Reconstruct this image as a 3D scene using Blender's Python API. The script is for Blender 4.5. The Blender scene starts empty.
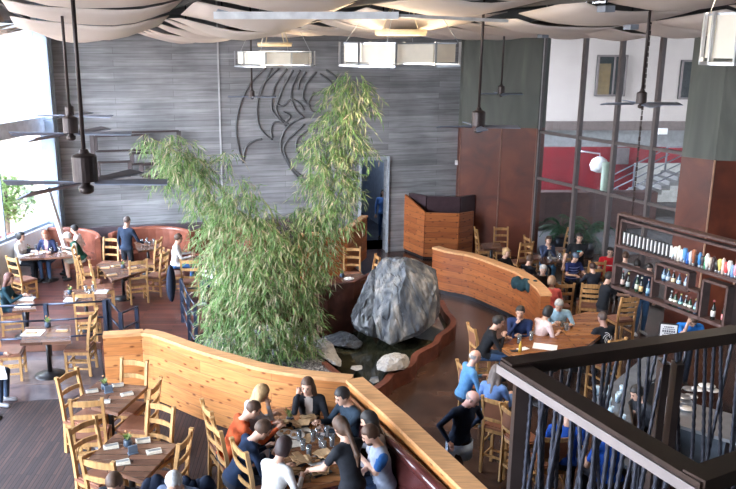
import bpy, math, random
import numpy as np
from math import sin, cos, atan, atan2, radians, pi, sqrt, hypot
from mathutils import Vector, Matrix
R = random.Random(7)
COL = bpy.context.scene.collection
H = 6.4; F = 800.0; TH = atan(201.5/800); CT, ST = cos(TH), sin(TH)
def ray(px, py):
    x = (px-320)/F; y = (244.5-py)/F
    return (x, CT+y*ST, -ST+y*CT)
def G(px, py, z=0.0):          # where the sight line of a photo point meets height z
    d = ray(px, py); t = (z-H)/d[2]
    return Vector((d[0]*t, d[1]*t, z))
def GY(px, py, Y):             # ... meets depth Y
    d = ray(px, py); t = Y/d[1]
    return Vector((d[0]*t, Y, H+d[2]*t))

# ---------------------------------------------------------------- materials
MATS = {}
def _new(name):
    m = bpy.data.materials.new(name); m.use_nodes = True
    nt = m.node_tree; b = nt.nodes['Principled BSDF']
    return m, nt, b
def N(nt, t, **kw):
    n = nt.nodes.new(t)
    for k, v in kw.items():
        if k in n.inputs: n.inputs[k].default_value = v
        else: setattr(n, k, v)
    return n
def L(nt, a, b): nt.links.new(a, b)
def ramp(nt, fac, stops):
    r = nt.nodes.new('ShaderNodeValToRGB'); L(nt, fac, r.inputs[0])
    e = r.color_ramp.elements
    while len(e) < len(stops): e.new(0.5)
    for q, (p, c) in zip(e, stops):
        q.position = p; q.color = (c[0], c[1], c[2], 1)
    return r.outputs[0]
def coords(nt, scale=(1,1,1), uv=False, rot=(0,0,0)):
    tc = nt.nodes.new('ShaderNodeTexCoord'); mp = nt.nodes.new('ShaderNodeMapping')
    L(nt, tc.outputs['UV' if uv else 'Object'], mp.inputs[0])
    mp.inputs['Scale'].default_value = scale; mp.inputs['Rotation'].default_value = rot
    return mp.outputs[0]
def sh(c, f): return tuple(max(0, min(1, v*f)) for v in c[:3])
def mat(name, c, rough=0.6, metal=0.0, scale=6, var=0.15, bump=0.0, stretch=(1,1,1), spec=None, emit=0, alpha=1, trans=0, coat=0):
    if name in MATS: return MATS[name]
    m, nt, b = _new(name)
    n = N(nt, 'ShaderNodeTexNoise', Scale=scale, Detail=4.0)
    L(nt, coords(nt, stretch), n.inputs['Vector'])
    L(nt, ramp(nt, n.outputs[0], [(0.3, sh(c, 1-var)), (0.7, sh(c, 1+var))]), b.inputs['Base Color'])
    b.inputs['Roughness'].default_value = rough; b.inputs['Metallic'].default_value = metal
    if spec is not None: b.inputs['Specular IOR Level'].default_value = spec
    if trans: b.inputs['Transmission Weight'].default_value = trans
    if coat: b.inputs['Coat Weight'].default_value = coat
    if bump:
        bp = N(nt, 'ShaderNodeBump', Strength=bump, Distance=0.02); L(nt, n.outputs[0], bp.inputs['Height']); L(nt, bp.outputs[0], b.inputs['Normal'])
    if emit:
        b.inputs['Emission Color'].default_value = (c[0], c[1], c[2], 1); b.inputs['Emission Strength'].default_value = emit
    MATS[name] = m; return m
def planks(name, c1, c2, mortar, w=1.6, h=0.14, rough=0.45, grain=0.35, knots=True, msize=0.006, vert=False, blotch=None, gs=(1.2, 14, 1)):
    m, nt, b = _new(name)
    co = coords(nt, (1,1,1), True, (0,0,pi/2) if vert else (0,0,0))
    br = N(nt, 'ShaderNodeTexBrick', Scale=1.0); L(nt, co, br.inputs['Vector'])
    br.inputs['Brick Width'].default_value = w; br.inputs['Row Height'].default_value = h
    br.inputs['Mortar Size'].default_value = msize; br.inputs['Mortar Smooth'].default_value = 0.3
    br.inputs['Bias'].default_value = 0.0
    br.inputs['Color1'].default_value = (*c1, 1); br.inputs['Color2'].default_value = (*c2, 1); br.inputs['Mortar'].default_value = (*mortar, 1)
    mp = nt.nodes.new('ShaderNodeMapping'); L(nt, co, mp.inputs[0]); mp.inputs['Scale'].default_value = gs
    n = N(nt, 'ShaderNodeTexNoise', Scale=2.0, Detail=6.0, Distortion=0.6); L(nt, mp.outputs[0], n.inputs['Vector'])
    g = ramp(nt, n.outputs[0], [(0.25, (1-grain,)*3), (0.7, (1+grain*.2,)*3)])
    mx = N(nt, 'ShaderNodeMix', data_type='RGBA', blend_type='MULTIPLY'); mx.inputs[0].default_value = 1
    L(nt, br.outputs[0], mx.inputs[6]); L(nt, g, mx.inputs[7])
    out = mx.outputs[2]
    if knots:
        mp2 = nt.nodes.new('ShaderNodeMapping'); L(nt, co, mp2.inputs[0]); mp2.inputs['Scale'].default_value = (2.6, 6.5, 1)
        v = N(nt, 'ShaderNodeTexVoronoi', Scale=1.0, voronoi_dimensions='2D'); L(nt, mp2.outputs[0], v.inputs['Vector'])
        k = ramp(nt, v.outputs['Distance'], [(0.05, (0.25, 0.11, 0.05)), (0.14, (1, 1, 1))])
        m2 = N(nt, 'ShaderNodeMix', data_type='RGBA', blend_type='MULTIPLY'); m2.inputs[0].default_value = 0.85
        L(nt, out, m2.inputs[6]); L(nt, k, m2.inputs[7]); out = m2.outputs[2]
    if blotch:
        n3 = N(nt, 'ShaderNodeTexNoise', Scale=0.9, Detail=5.0); L(nt, co, n3.inputs['Vector'])
        k = ramp(nt, n3.outputs[0], [(0.35, blotch[0]), (0.65, blotch[1])])
        m3 = N(nt, 'ShaderNodeMix', data_type='RGBA', blend_type='MULTIPLY'); m3.inputs[0].default_value = 1
        L(nt, out, m3.inputs[6]); L(nt, k, m3.inputs[7]); out = m3.outputs[2]
    L(nt, out, b.inputs['Base Color']); b.inputs['Roughness'].default_value = rough
    bp = N(nt, 'ShaderNodeBump', Strength=0.4, Distance=0.01); L(nt, br.outputs['Fac'], bp.inputs['Height']); bp.invert = True; L(nt, bp.outputs[0], b.inputs['Normal'])
    MATS[name] = m; return m
def mottled(name, stops, scale, rough=0.3, bump=0.0, detail=6, stretch=(1,1,1), metal=0, dist=1.0):
    m, nt, b = _new(name)
    n = N(nt, 'ShaderNodeTexNoise', Scale=scale, Detail=float(detail), Distortion=dist); L(nt, coords(nt, stretch), n.inputs['Vector'])
    L(nt, ramp(nt, n.outputs[0], stops), b.inputs['Base Color']); b.inputs['Roughness'].default_value = rough; b.inputs['Metallic'].default_value = metal
    if bump:
        bp = N(nt, 'ShaderNodeBump', Strength=bump, Distance=0.05); L(nt, n.outputs[0], bp.inputs['Height']); L(nt, bp.outputs[0], b.inputs['Normal'])
    MATS[name] = m; return m
def leafmat(name, cols, trans=0.3):
    m, nt, b = _new(name)
    g = nt.nodes.new('ShaderNodeNewGeometry')
    st = [(i/(len(cols)-1), c) for i, c in enumerate(cols)]
    rc = ramp(nt, g.outputs['Random Per Island'], st)
    L(nt, rc, b.inputs['Base Color']); b.inputs['Roughness'].default_value = 0.5
    t = nt.nodes.new('ShaderNodeBsdfTranslucent'); L(nt, rc, t.inputs[0])
    mx = nt.nodes.new('ShaderNodeMixShader'); mx.inputs[0].default_value = trans
    L(nt, b.outputs[0], mx.inputs[1]); L(nt, t.outputs[0], mx.inputs[2]); L(nt, mx.outputs[0], nt.nodes['Material Output'].inputs[0])
    MATS[name] = m; return m
def paneglass(name, tint=(0.95, 0.97, 1), refl=0.07):
    m, nt, b = _new(name); nt.nodes.remove(b)
    t = N(nt, 'ShaderNodeBsdfTransparent'); t.inputs[0].default_value = (*tint, 1)
    g = N(nt, 'ShaderNodeBsdfGlossy'); g.inputs['Roughness'].default_value = 0.02
    fr = N(nt, 'ShaderNodeLayerWeight'); fr.inputs[0].default_value = 0.5
    pw = N(nt, 'ShaderNodeMath', operation='POWER'); L(nt, fr.outputs['Facing'], pw.inputs[0]); pw.inputs[1].default_value = 4.0
    ma = N(nt, 'ShaderNodeMath', operation='MULTIPLY_ADD'); L(nt, pw.outputs[0], ma.inputs[0]); ma.inputs[1].default_value = 0.5; ma.inputs[2].default_value = refl*0.5
    mx = nt.nodes.new('ShaderNodeMixShader'); L(nt, ma.outputs[0], mx.inputs[0]); L(nt, t.outputs[0], mx.inputs[1]); L(nt, g.outputs[0], mx.inputs[2])
    L(nt, mx.outputs[0], nt.nodes['Material Output'].inputs[0]); MATS[name] = m; return m

honey = mat('honey_wood', (0.44, 0.25, 0.10), 0.4, scale=3, var=0.3, stretch=(8,8,1.2))
honeyd = mat('honey_wood_dark', (0.42, 0.22, 0.085), 0.4, scale=3, var=0.3, stretch=(8,8,1.2))
leather = mat('brown_leather', (0.22, 0.095, 0.058), 0.32, scale=5, var=0.25)
ox = mat('oxblood_leather', (0.10, 0.028, 0.026), 0.22, scale=3, var=0.25, coat=0.3)
dkmetal = mat('dark_bronze_metal', (0.05, 0.036, 0.034), 0.42, 0.4, var=0.2)
blkmetal = mat('black_metal', (0.02, 0.022, 0.028), 0.35, 0.5, var=0.2)
bluemetal = mat('blue_grey_metal', (0.04, 0.052, 0.085), 0.35, 0.5, var=0.2)
steel = mat('brushed_steel', (0.5, 0.52, 0.56), 0.3, 0.8, var=0.1)
frame_m = mat('bronze_mullion', (0.13, 0.105, 0.10), 0.5, 0.2, var=0.1)
rust = mottled('rust_panel', [(0.3, (0.06, 0.013, 0.006)), (0.55, (0.115, 0.024, 0.010)), (0.75, (0.17, 0.042, 0.016))], 1.3, 0.42, 0.05)
rustcurb = mottled('rust_curb', [(0.3, (0.08, 0.022, 0.013)), (0.7, (0.2, 0.065, 0.038))], 3, 0.4, 0.1)
rustwall = mottled('rusty_steel_wall', [(0.3, (0.05, 0.018, 0.014)), (0.55, (0.12, 0.04, 0.028)), (0.75, (0.2, 0.08, 0.055))], 2.5, 0.5, 0.1)
pine = planks('knotty_pine_planks', (0.62, 0.27, 0.09), (0.50, 0.19, 0.058), (0.3, 0.11, 0.04), 2.6, 0.19, 0.4, msize=0.004)
pine2 = planks('amber_pine_planks', (0.46, 0.145, 0.042), (0.30, 0.08, 0.023), (0.14, 0.04, 0.015), 1.9, 0.17, 0.4)
pinecap = mat('pine_cap', (0.62, 0.33, 0.15), 0.4, scale=3, var=0.2, stretch=(1,8,8))
concrete = planks('board_formed_concrete', (0.36, 0.36, 0.375), (0.23, 0.23, 0.24), (0.13, 0.13, 0.13), 3.2, 0.17, 0.6, grain=0.38, gs=(0.5, 7, 1), knots=False, msize=0.004, blotch=((0.8,)*3, (1.15,)*3))
colconc = mottled('smooth_concrete', [(0.25, (0.075, 0.08, 0.068)), (0.6, (0.12, 0.125, 0.107)), (0.8, (0.175, 0.175, 0.15))], 0.9, 0.75, stretch=(2.5,2.5,0.5))
floor_m = mottled('stained_concrete_floor', [(0.3, (0.024, 0.013, 0.011)), (0.5, (0.052, 0.028, 0.021)), (0.75, (0.115, 0.064, 0.045))], 0.8, 0.22)
deck_m = planks('dark_red_floor_planks', (0.17, 0.052, 0.034), (0.07, 0.024, 0.02), (0.012, 0.006, 0.006), 1.6, 0.12, 0.33, knots=False, msize=0.01)
carpet = planks('striped_brown_carpet', (0.07, 0.035, 0.03), (0.03, 0.019, 0.02), (0.018, 0.012, 0.013), 0.9, 0.055, 0.85, knots=False, msize=0.008, vert=True)
slate = mottled('slate_strip', [(0.3, (0.06, 0.05, 0.06)), (0.7, (0.15, 0.11, 0.11))], 2, 0.12)
tableA = planks('rustic_tabletop', (0.235, 0.12, 0.075), (0.12, 0.06, 0.04), (0.03, 0.015, 0.01), 2.0, 0.13, 0.18, knots=False)
tableB = planks('amber_tabletop', (0.36, 0.16, 0.06), (0.2, 0.075, 0.03), (0.06, 0.03, 0.015), 2.0, 0.15, 0.16, knots=True)
dkwood = mat('dark_rail_wood', (0.045, 0.026, 0.02), 0.38, scale=4, var=0.35, stretch=(1,1,1))
railmetal = mat('rail_side_metal', (0.42, 0.38, 0.38), 0.35, 0.5, var=0.1)
rebar_m = mat('rebar_steel', (0.10, 0.11, 0.145), 0.3, 0.7, scale=30, var=0.35)
fabric = mat('ceiling_canvas', (0.74, 0.65, 0.59), 0.9, scale=0.7, var=0.08)
whitep = mat('white_paint', (0.8, 0.8, 0.8), 0.5, var=0.04)
roof_m = mat('dark_roof_deck', (0.03, 0.028, 0.027), 0.8)
winframe = mat('pale_blue_window_frame', (0.30, 0.36, 0.44), 0.45, var=0.08)
redwall = mat('red_stucco', (0.19, 0.008, 0.014), 0.7, scale=1.5, var=0.2)
beige = mat('pale_beige_stucco', (0.44, 0.385, 0.35), 0.8, scale=1, var=0.05)
greyband = mat('grey_band', (0.2, 0.2, 0.2), 0.7)
kraft = mat('kraft_paper', (0.52, 0.34, 0.18), 0.7, scale=15, var=0.2)
cream = mat('cream_paper', (0.72, 0.66, 0.56), 0.7, scale=15, var=0.1)
white = mat('white_china', (0.75, 0.75, 0.76), 0.25, var=0.03)
black = mat('black_plastic', (0.015, 0.015, 0.018), 0.4)
shade_m = mat('lamp_shade_linen', (0.80, 0.74, 0.63), 0.8, var=0.05, emit=0.12)
brass = mat('pale_wood_disc', (0.68, 0.58, 0.40), 0.5, var=0.1)
bladem = mat('slate_fan_blade', (0.17, 0.20, 0.27), 0.4, 0.2, var=0.1)
glassm = paneglass('window_glass')
tglass = mat('drinking_glass', (0.88, 0.92, 0.95), 0.05, trans=0.87, var=0.02)
gravel = mottled('grey_gravel', [(0.35, (0.03, 0.032, 0.036)), (0.5, (0.16, 0.16, 0.17)), (0.65, (0.45, 0.44, 0.44))], 22, 0.9, 0.6, detail=2)
watermat = mottled('dark_pond_water', [(0.4, (0.012, 0.014, 0.009)), (0.6, (0.035, 0.035, 0.02)), (0.75, (0.11, 0.09, 0.05))], 2.2, 0.06, 0.0)
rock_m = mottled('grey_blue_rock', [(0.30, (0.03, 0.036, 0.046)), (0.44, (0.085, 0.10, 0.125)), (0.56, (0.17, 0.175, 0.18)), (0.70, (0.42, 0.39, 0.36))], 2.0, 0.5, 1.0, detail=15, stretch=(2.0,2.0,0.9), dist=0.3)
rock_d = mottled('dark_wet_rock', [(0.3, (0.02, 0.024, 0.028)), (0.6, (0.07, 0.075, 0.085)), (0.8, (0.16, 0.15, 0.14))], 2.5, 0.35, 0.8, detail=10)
rock_p = mottled('pale_speckled_rock', [(0.3, (0.24, 0.24, 0.24)), (0.6, (0.5, 0.48, 0.46)), (0.8, (0.3, 0.3, 0.31))], 9, 0.7, 0.4, detail=10)
bamboo_leaf = leafmat('bamboo_leaves', [(0.09, 0.19, 0.05), (0.15, 0.30, 0.09), (0.27, 0.43, 0.15), (0.19, 0.34, 0.13), (0.42, 0.50, 0.24), (0.13, 0.27, 0.10), (0.68, 0.56, 0.42), (0.34, 0.46, 0.2), (0.6,0.5,0.36)])
tree_leaf = leafmat('garden_leaves', [(0.12, 0.22, 0.05), (0.25, 0.36, 0.1), (0.4, 0.45, 0.2), (0.18, 0.3, 0.08)])
palm_leaf = leafmat('palm_leaves', [(0.015, 0.05, 0.02), (0.04, 0.12, 0.05), (0.07, 0.17, 0.08)], 0.15)
cane_m = mat('bamboo_cane', (0.30, 0.33, 0.12), 0.5, var=0.2)
bark = mat('bark', (0.22, 0.17, 0.13), 0.9, var=0.3)
soil = mat('tan_hillside', (0.52, 0.36, 0.24), 0.95, scale=0.8, var=0.35)

# ---------------------------------------------------------------- mesh builder
class MB:
    def __init__(s): s.v = []; s.f = []; s.uv = []; s.m = []; s.cur = 0; s.sm = []
    def face(s, idx, uv=None, smooth=False): s.f.append(tuple(idx)); s.uv.append(uv); s.m.append(s.cur); s.sm.append(smooth)
    def add(s, pts): n = len(s.v); s.v += [Vector(p) for p in pts]; return n
    def box(s, c, d, rz=0, M=None):
        n = len(s.v); hx, hy, hz = d[0]/2, d[1]/2, d[2]/2
        for z in (-hz, hz):
            for x, y in ((-hx,-hy),(hx,-hy),(hx,hy),(-hx,hy)):
                p = Vector((x, y, z))
                if M: p = M @ p
                elif rz: p = Vector((x*cos(rz)-y*sin(rz), x*sin(rz)+y*cos(rz), z))
                s.v.append(p+Vector(c))
        for q in ((3,2,1,0),(4,5,6,7),(0,1,5,4),(1,2,6,5),(2,3,7,6),(3,0,4,7)): s.face([n+i for i in q])
        return s
    def bar(s, a, b, w, h, up=(0,0,1)):
        a, b = Vector(a), Vector(b); d = (b-a); Ln = d.length; d.normalize(); u = Vector(up)
        if abs(d.dot(u)) > 0.98: u = Vector((0,1,0))
        x = d.cross(u).normalized(); z = x.cross(d)
        M = Matrix((x, d, z)).transposed()
        return s.box((a+b)/2, (w, Ln, h), M=M)
    def tube(s, pts, r, n=8, caps=True):
        pts = [Vector(p) for p in pts]; k = len(pts); rr = r if isinstance(r, (list, tuple)) else [r]*k
        rings = []
        pu = None
        for i, p in enumerate(pts):
            d = (pts[min(i+1,k-1)]-pts[max(i-1,0)]).normalized()
            u = pu if pu is not None else (Vector((0,0,1)) if abs(d.z) < 0.9 else Vector((1,0,0)))
            x = d.cross(u)
            if x.length < 1e-4: x = d.cross(Vector((0,1,0.1)))
            x.normalize(); y = x.cross(d); pu = y
            rings.append(s.add([p+(x*cos(2*pi*j/n)+y*sin(2*pi*j/n))*rr[i] for j in range(n)]))
        for a, b in zip(rings, rings[1:]):
            for j in range(n): s.face((a+j, a+(j+1)%n, b+(j+1)%n, b+j), smooth=True)
        if caps: s.face([rings[0]+j for j in range(n)][::-1]); s.face([rings[-1]+j for j in range(n)])
        return s
    def lathe(s, prof, c=(0,0,0), n=16):
        rings = [s.add([(c[0]+r*cos(2*pi*j/n), c[1]+r*sin(2*pi*j/n), c[2]+z) for j in range(n)]) for r, z in prof]
        for a, b in zip(rings, rings[1:]):
            for j in range(n): s.face((a+j, a+(j+1)%n, b+(j+1)%n, b+j), smooth=True)
        s.face([rings[0]+j for j in range(n)][::-1]); s.face([rings[-1]+j for j in range(n)])
        return s
    def prism(s, poly, z0, z1):
        n = len(poly); z0s = z0 if isinstance(z0, (list, tuple)) else [z0]*n; z1s = z1 if isinstance(z1, (list, tuple)) else [z1]*n
        area = sum(poly[i][0]*poly[(i+1)%n][1]-poly[(i+1)%n][0]*poly[i][1] for i in range(n))
        if area < 0: poly = poly[::-1]; z0s = z0s[::-1]; z1s = z1s[::-1]
        a = s.add([(p[0], p[1], z) for p, z in zip(poly, z0s)]); b = s.add([(p[0], p[1], z) for p, z in zip(poly, z1s)])
        for j in range(n): s.face((a+j, a+(j+1)%n, b+(j+1)%n, b+j))
        s.face([b+j for j in range(n)]); s.face([a+j for j in range(n)][::-1])
        return s
    def ell(s, c, r, n=8, m=6, M=None):
        c = Vector(c); rings = []
        for i in range(m+1):
            t = pi*i/m; pts = []
            for j in range(n):
                p = Vector((r[0]*sin(t)*cos(2*pi*j/n), r[1]*sin(t)*sin(2*pi*j/n), -r[2]*cos(t)))
                pts.append((M @ p if M else p)+c)
            rings.append(s.add(pts))
        for a, b in zip(rings, rings[1:]):
            for j in range(n): s.face((a+j, a+(j+1)%n, b+(j+1)%n, b+j), smooth=True)
        return s
    def wall(s, path, th, z0, z1, zs=None):   # wall following a ground path, uv = arc length / height
        P = [Vector((p[0], p[1])) for p in path]; k = len(P); nrm = []
        for i in range(k):
            d = (P[min(i+1,k-1)]-P[max(i-1,0)]).normalized(); nrm.append(Vector((-d.y, d.x)))
        arc = [0]
        for i in range(1, k): arc.append(arc[-1]+(P[i]-P[i-1]).length)
        zz = zs or [z1]*k
        A = s.add([(P[i].x+nrm[i].x*th/2, P[i].y+nrm[i].y*th/2, z0) for i in range(k)])
        B = s.add([(P[i].x+nrm[i].x*th/2, P[i].y+nrm[i].y*th/2, zz[i]) for i in range(k)])
        C = s.add([(P[i].x-nrm[i].x*th/2, P[i].y-nrm[i].y*th/2, z0) for i in range(k)])
        D = s.add([(P[i].x-nrm[i].x*th/2, P[i].y-nrm[i].y*th/2, zz[i]) for i in range(k)])
        for i in range(k-1):
            u0, u1 = arc[i], arc[i+1]
            s.face((A+i+1, A+i, B+i, B+i+1), [(u1,z0),(u0,z0),(u0,zz[i]),(u1,zz[i+1])])
            s.face((C+i, C+i+1, D+i+1, D+i), [(u0,z0),(u1,z0),(u1,zz[i+1]),(u0,zz[i])])
            s.face((B+i+1, B+i, D+i, D+i+1), [(u1,0.02),(u0,0.02),(u0,.1),(u1,.1)])
            s.face((C+i+1, C+i, A+i, A+i+1), [(u1,0),(u0,0),(u0,.1),(u1,.1)])
        s.face((C, A, B, D)); s.face((A+k-1, C+k-1, D+k-1, B+k-1))
        return s
    def build(s, name, mats, parent=None, loc=None, rz=0, smooth=None):
        me = bpy.data.meshes.new(name); me.from_pydata([tuple(v) for v in s.v], [], s.f)
        if not isinstance(mats, (list, tuple)): mats = [mats]
        for m in mats: me.materials.append(m)
        me.polygons.foreach_set('material_index', s.m)
        me.polygons.foreach_set('use_smooth', s.sm if smooth is None else [smooth]*len(s.f))
        ul = me.uv_layers.new(name='UVMap'); data = []
        for f, u in zip(s.f, s.uv):
            if u: data += [c for p in u for c in p]; continue
            a, b, c = s.v[f[0]], s.v[f[1]], s.v[f[2]]
            nn = (b-a).cross(c-b)
            if nn.length > 0: nn.normalize()
            if abs(nn.z) > 0.7:
                for i in f: data += [s.v[i].x, s.v[i].y]
            else:
                t = Vector((-nn.y, nn.x, 0)); t = t.normalized() if t.length > 0 else Vector((1,0,0))
                for i in f: data += [s.v[i].dot(t), s.v[i].z]
        ul.data.foreach_set('uv', data)
        me.update()
        o = bpy.data.objects.new(name, me); COL.objects.link(o)
        if parent: o.parent = parent
        if loc is not None: o.location = loc
        o.rotation_euler.z = rz
        return o
def tag(o, label, cat, group=None, kind=None):
    o['label'] = label; o['category'] = cat
    if group: o['group'] = group
    if kind: o['kind'] = kind
    return o
def thing(name, loc, rz, label, cat, group=None):
    o = bpy.data.objects.new(name, None); COL.objects.link(o); o.empty_display_size = 0.1
    o.location = loc; o.rotation_euler.z = rz
    return tag(o, label, cat, group)
def struct(name, mb, m, **k):
    o = mb.build(name, m, **k); o['kind'] = 'structure'; return o
def dup(o, parent=None):
    c = o.copy(); COL.objects.link(c); c.parent = parent
    for ch in list(o.children): dup(ch, c)
    return c
def place(proto, used, loc, rz, label, group=None, scale=None):
    o = proto if not used.get(proto.name) else dup(proto)
    used[proto.name] = True
    o.location = loc; o.rotation_euler.z = rz; o['label'] = label
    if group: o['group'] = group
    if scale: o.scale = (scale,)*3
    return o
USED = {}
# ---------------------------------------------------------------- people (signed distance figure, one continuous skin)
def smin(a, b, k):
    h = np.clip(0.5+0.5*(b-a)/k, 0, 1); return b*(1-h)+a*h-k*h*(1-h)
def sdf_eval(pr, X, Y, Z):
    t = pr[0]
    if t == 'c':
        _, a, b, ra, rb = pr[:5]
        ax, ay, az = a; dx, dy, dz = b[0]-ax, b[1]-ay, b[2]-az
        L2 = dx*dx+dy*dy+dz*dz+1e-9
        h = np.clip(((X-ax)*dx+(Y-ay)*dy+(Z-az)*dz)/L2, 0, 1)
        return np.sqrt((X-ax-h*dx)**2+(Y-ay-h*dy)**2+(Z-az-h*dz)**2)-(ra+(rb-ra)*h)
    _, c, r, M = pr[:4]
    px, py, pz = X-c[0], Y-c[1], Z-c[2]
    qx = M[0][0]*px+M[1][0]*py+M[2][0]*pz; qy = M[0][1]*px+M[1][1]*py+M[2][1]*pz; qz = M[0][2]*px+M[1][2]*py+M[2][2]*pz
    k0 = np.sqrt((qx/r[0])**2+(qy/r[1])**2+(qz/r[2])**2)
    k1 = np.sqrt((qx/r[0]**2)**2+(qy/r[1]**2)**2+(qz/r[2]**2)**2)+1e-9
    return k0*(k0-1)/k1
def bounds(pr):
    if pr[0] == 'c':
        a, b, r = np.array(pr[1]), np.array(pr[2]), max(pr[3], pr[4]); return np.minimum(a, b)-r, np.maximum(a, b)+r
    c, r = np.array(pr[1]), max(pr[2]); return c-r, c+r
def field(prims, h, k):
    lo = np.min([bounds(p)[0] for p in prims], 0)-0.05; hi = np.max([bounds(p)[1] for p in prims], 0)+0.05
    n = np.ceil((hi-lo)/h).astype(int)+1; Fd = np.full(n, 0.5, dtype=np.float32)
    ax = [lo[i]+h*np.arange(n[i]) for i in range(3)]
    for p in prims:
        a, b = bounds(p); i0 = np.maximum(((a-0.06-lo)/h).astype(int), 0); i1 = np.minimum(((b+0.06-lo)/h).astype(int)+2, n)
        X = ax[0][i0[0]:i1[0], None, None]; Y = ax[1][None, i0[1]:i1[1], None]; Z = ax[2][None, None, i0[2]:i1[2]]
        s = (slice(i0[0], i1[0]), slice(i0[1], i1[1]), slice(i0[2], i1[2]))
        Fd[s] = smin(Fd[s], sdf_eval(p, X, Y, Z), p[-1] if isinstance(p[-1], float) else k)
    return Fd, lo, ax
def surfnet(Fd, lo, h):
    S = Fd < 0; n = np.array(Fd.shape)
    acc = np.zeros((*(n-1), 3), dtype=np.float32); cnt = np.zeros(n-1, dtype=np.float32)
    C = [(i, j, k) for i in (0, 1) for j in (0, 1) for k in (0, 1)]
    def sub(A, c): return A[c[0]:n[0]-1+c[0], c[1]:n[1]-1+c[1], c[2]:n[2]-1+c[2]]
    for a in C:
        for d in range(3):
            if a[d]: continue
            b = list(a); b[d] = 1
            fa, fb = sub(Fd, a), sub(Fd, b); m = (fa < 0) != (fb < 0)
            t = np.where(m, fa/np.where(fa-fb == 0, 1, fa-fb), 0)
            for q in range(3):
                acc[..., q] += np.where(m, a[q]+(t if q == d else 0), 0)
            cnt += m
    act = cnt > 0; idx = -np.ones(act.shape, dtype=int); idx[act] = np.arange(act.sum())
    g = np.argwhere(act); V = lo+h*(g+acc[act]/cnt[act][:, None]); Fs = []
    for d in range(3):
        e1, e2 = (d+1) % 3, (d+2) % 3
        A = S; s0 = [slice(1, n[q]-1) for q in range(3)]; s0[d] = slice(0, n[d]-1); s1 = list(s0); s1[d] = slice(1, n[d])
        a, b = A[tuple(s0)], A[tuple(s1)]; w = np.argwhere(a != b)
        if not len(w): continue
        sg = a[tuple(w.T)]; off = np.array([1, 1, 1]); off[d] = 0; w = w+off
        def cell(o1, o2):
            c = w.copy(); c[:, e1] -= o1; c[:, e2] -= o2; return idx[tuple(c.T)]
        q = np.stack([cell(1, 1), cell(0, 1), cell(0, 0), cell(1, 0)], 1)
        q[~sg] = q[~sg][:, ::-1]; Fs.append(q)
    return V, np.concatenate(Fs)
def rotm(yaw, pitch=0, roll=0): return Matrix.Rotation(yaw, 3, 'Z') @ Matrix.Rotation(pitch, 3, 'X') @ Matrix.Rotation(roll, 3, 'Y')
SKIN = {}
def cloth(c, rough=0.85): return mat('cloth_%d_%d_%d' % tuple(int(v*255) for v in c), c, rough, scale=14, var=0.18, spec=0.15)
def skin(c): return mat('skin_%d' % int(c[0]*255), c, 0.5, scale=8, var=0.06)
def hairm(c): return mat('hair_%d_%d' % (int(c[0]*255), int(c[1]*255)), c, 0.6, scale=30, var=0.35, stretch=(1,1,0.2))
def ik(S, T, l1, l2, pole):
    d = T-S; D = d.length
    if D > (l1+l2)*0.985: T = S+d*((l1+l2)*0.985/D); d = T-S; D = d.length
    D = max(D, 0.12); dn = d.normalized(); a = (l1*l1-l2*l2+D*D)/(2*D); hh = sqrt(max(l1*l1-a*a, 0))
    p = pole-dn*pole.dot(dn); p.normalize()
    return S+dn*a+p*hh, T
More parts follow.
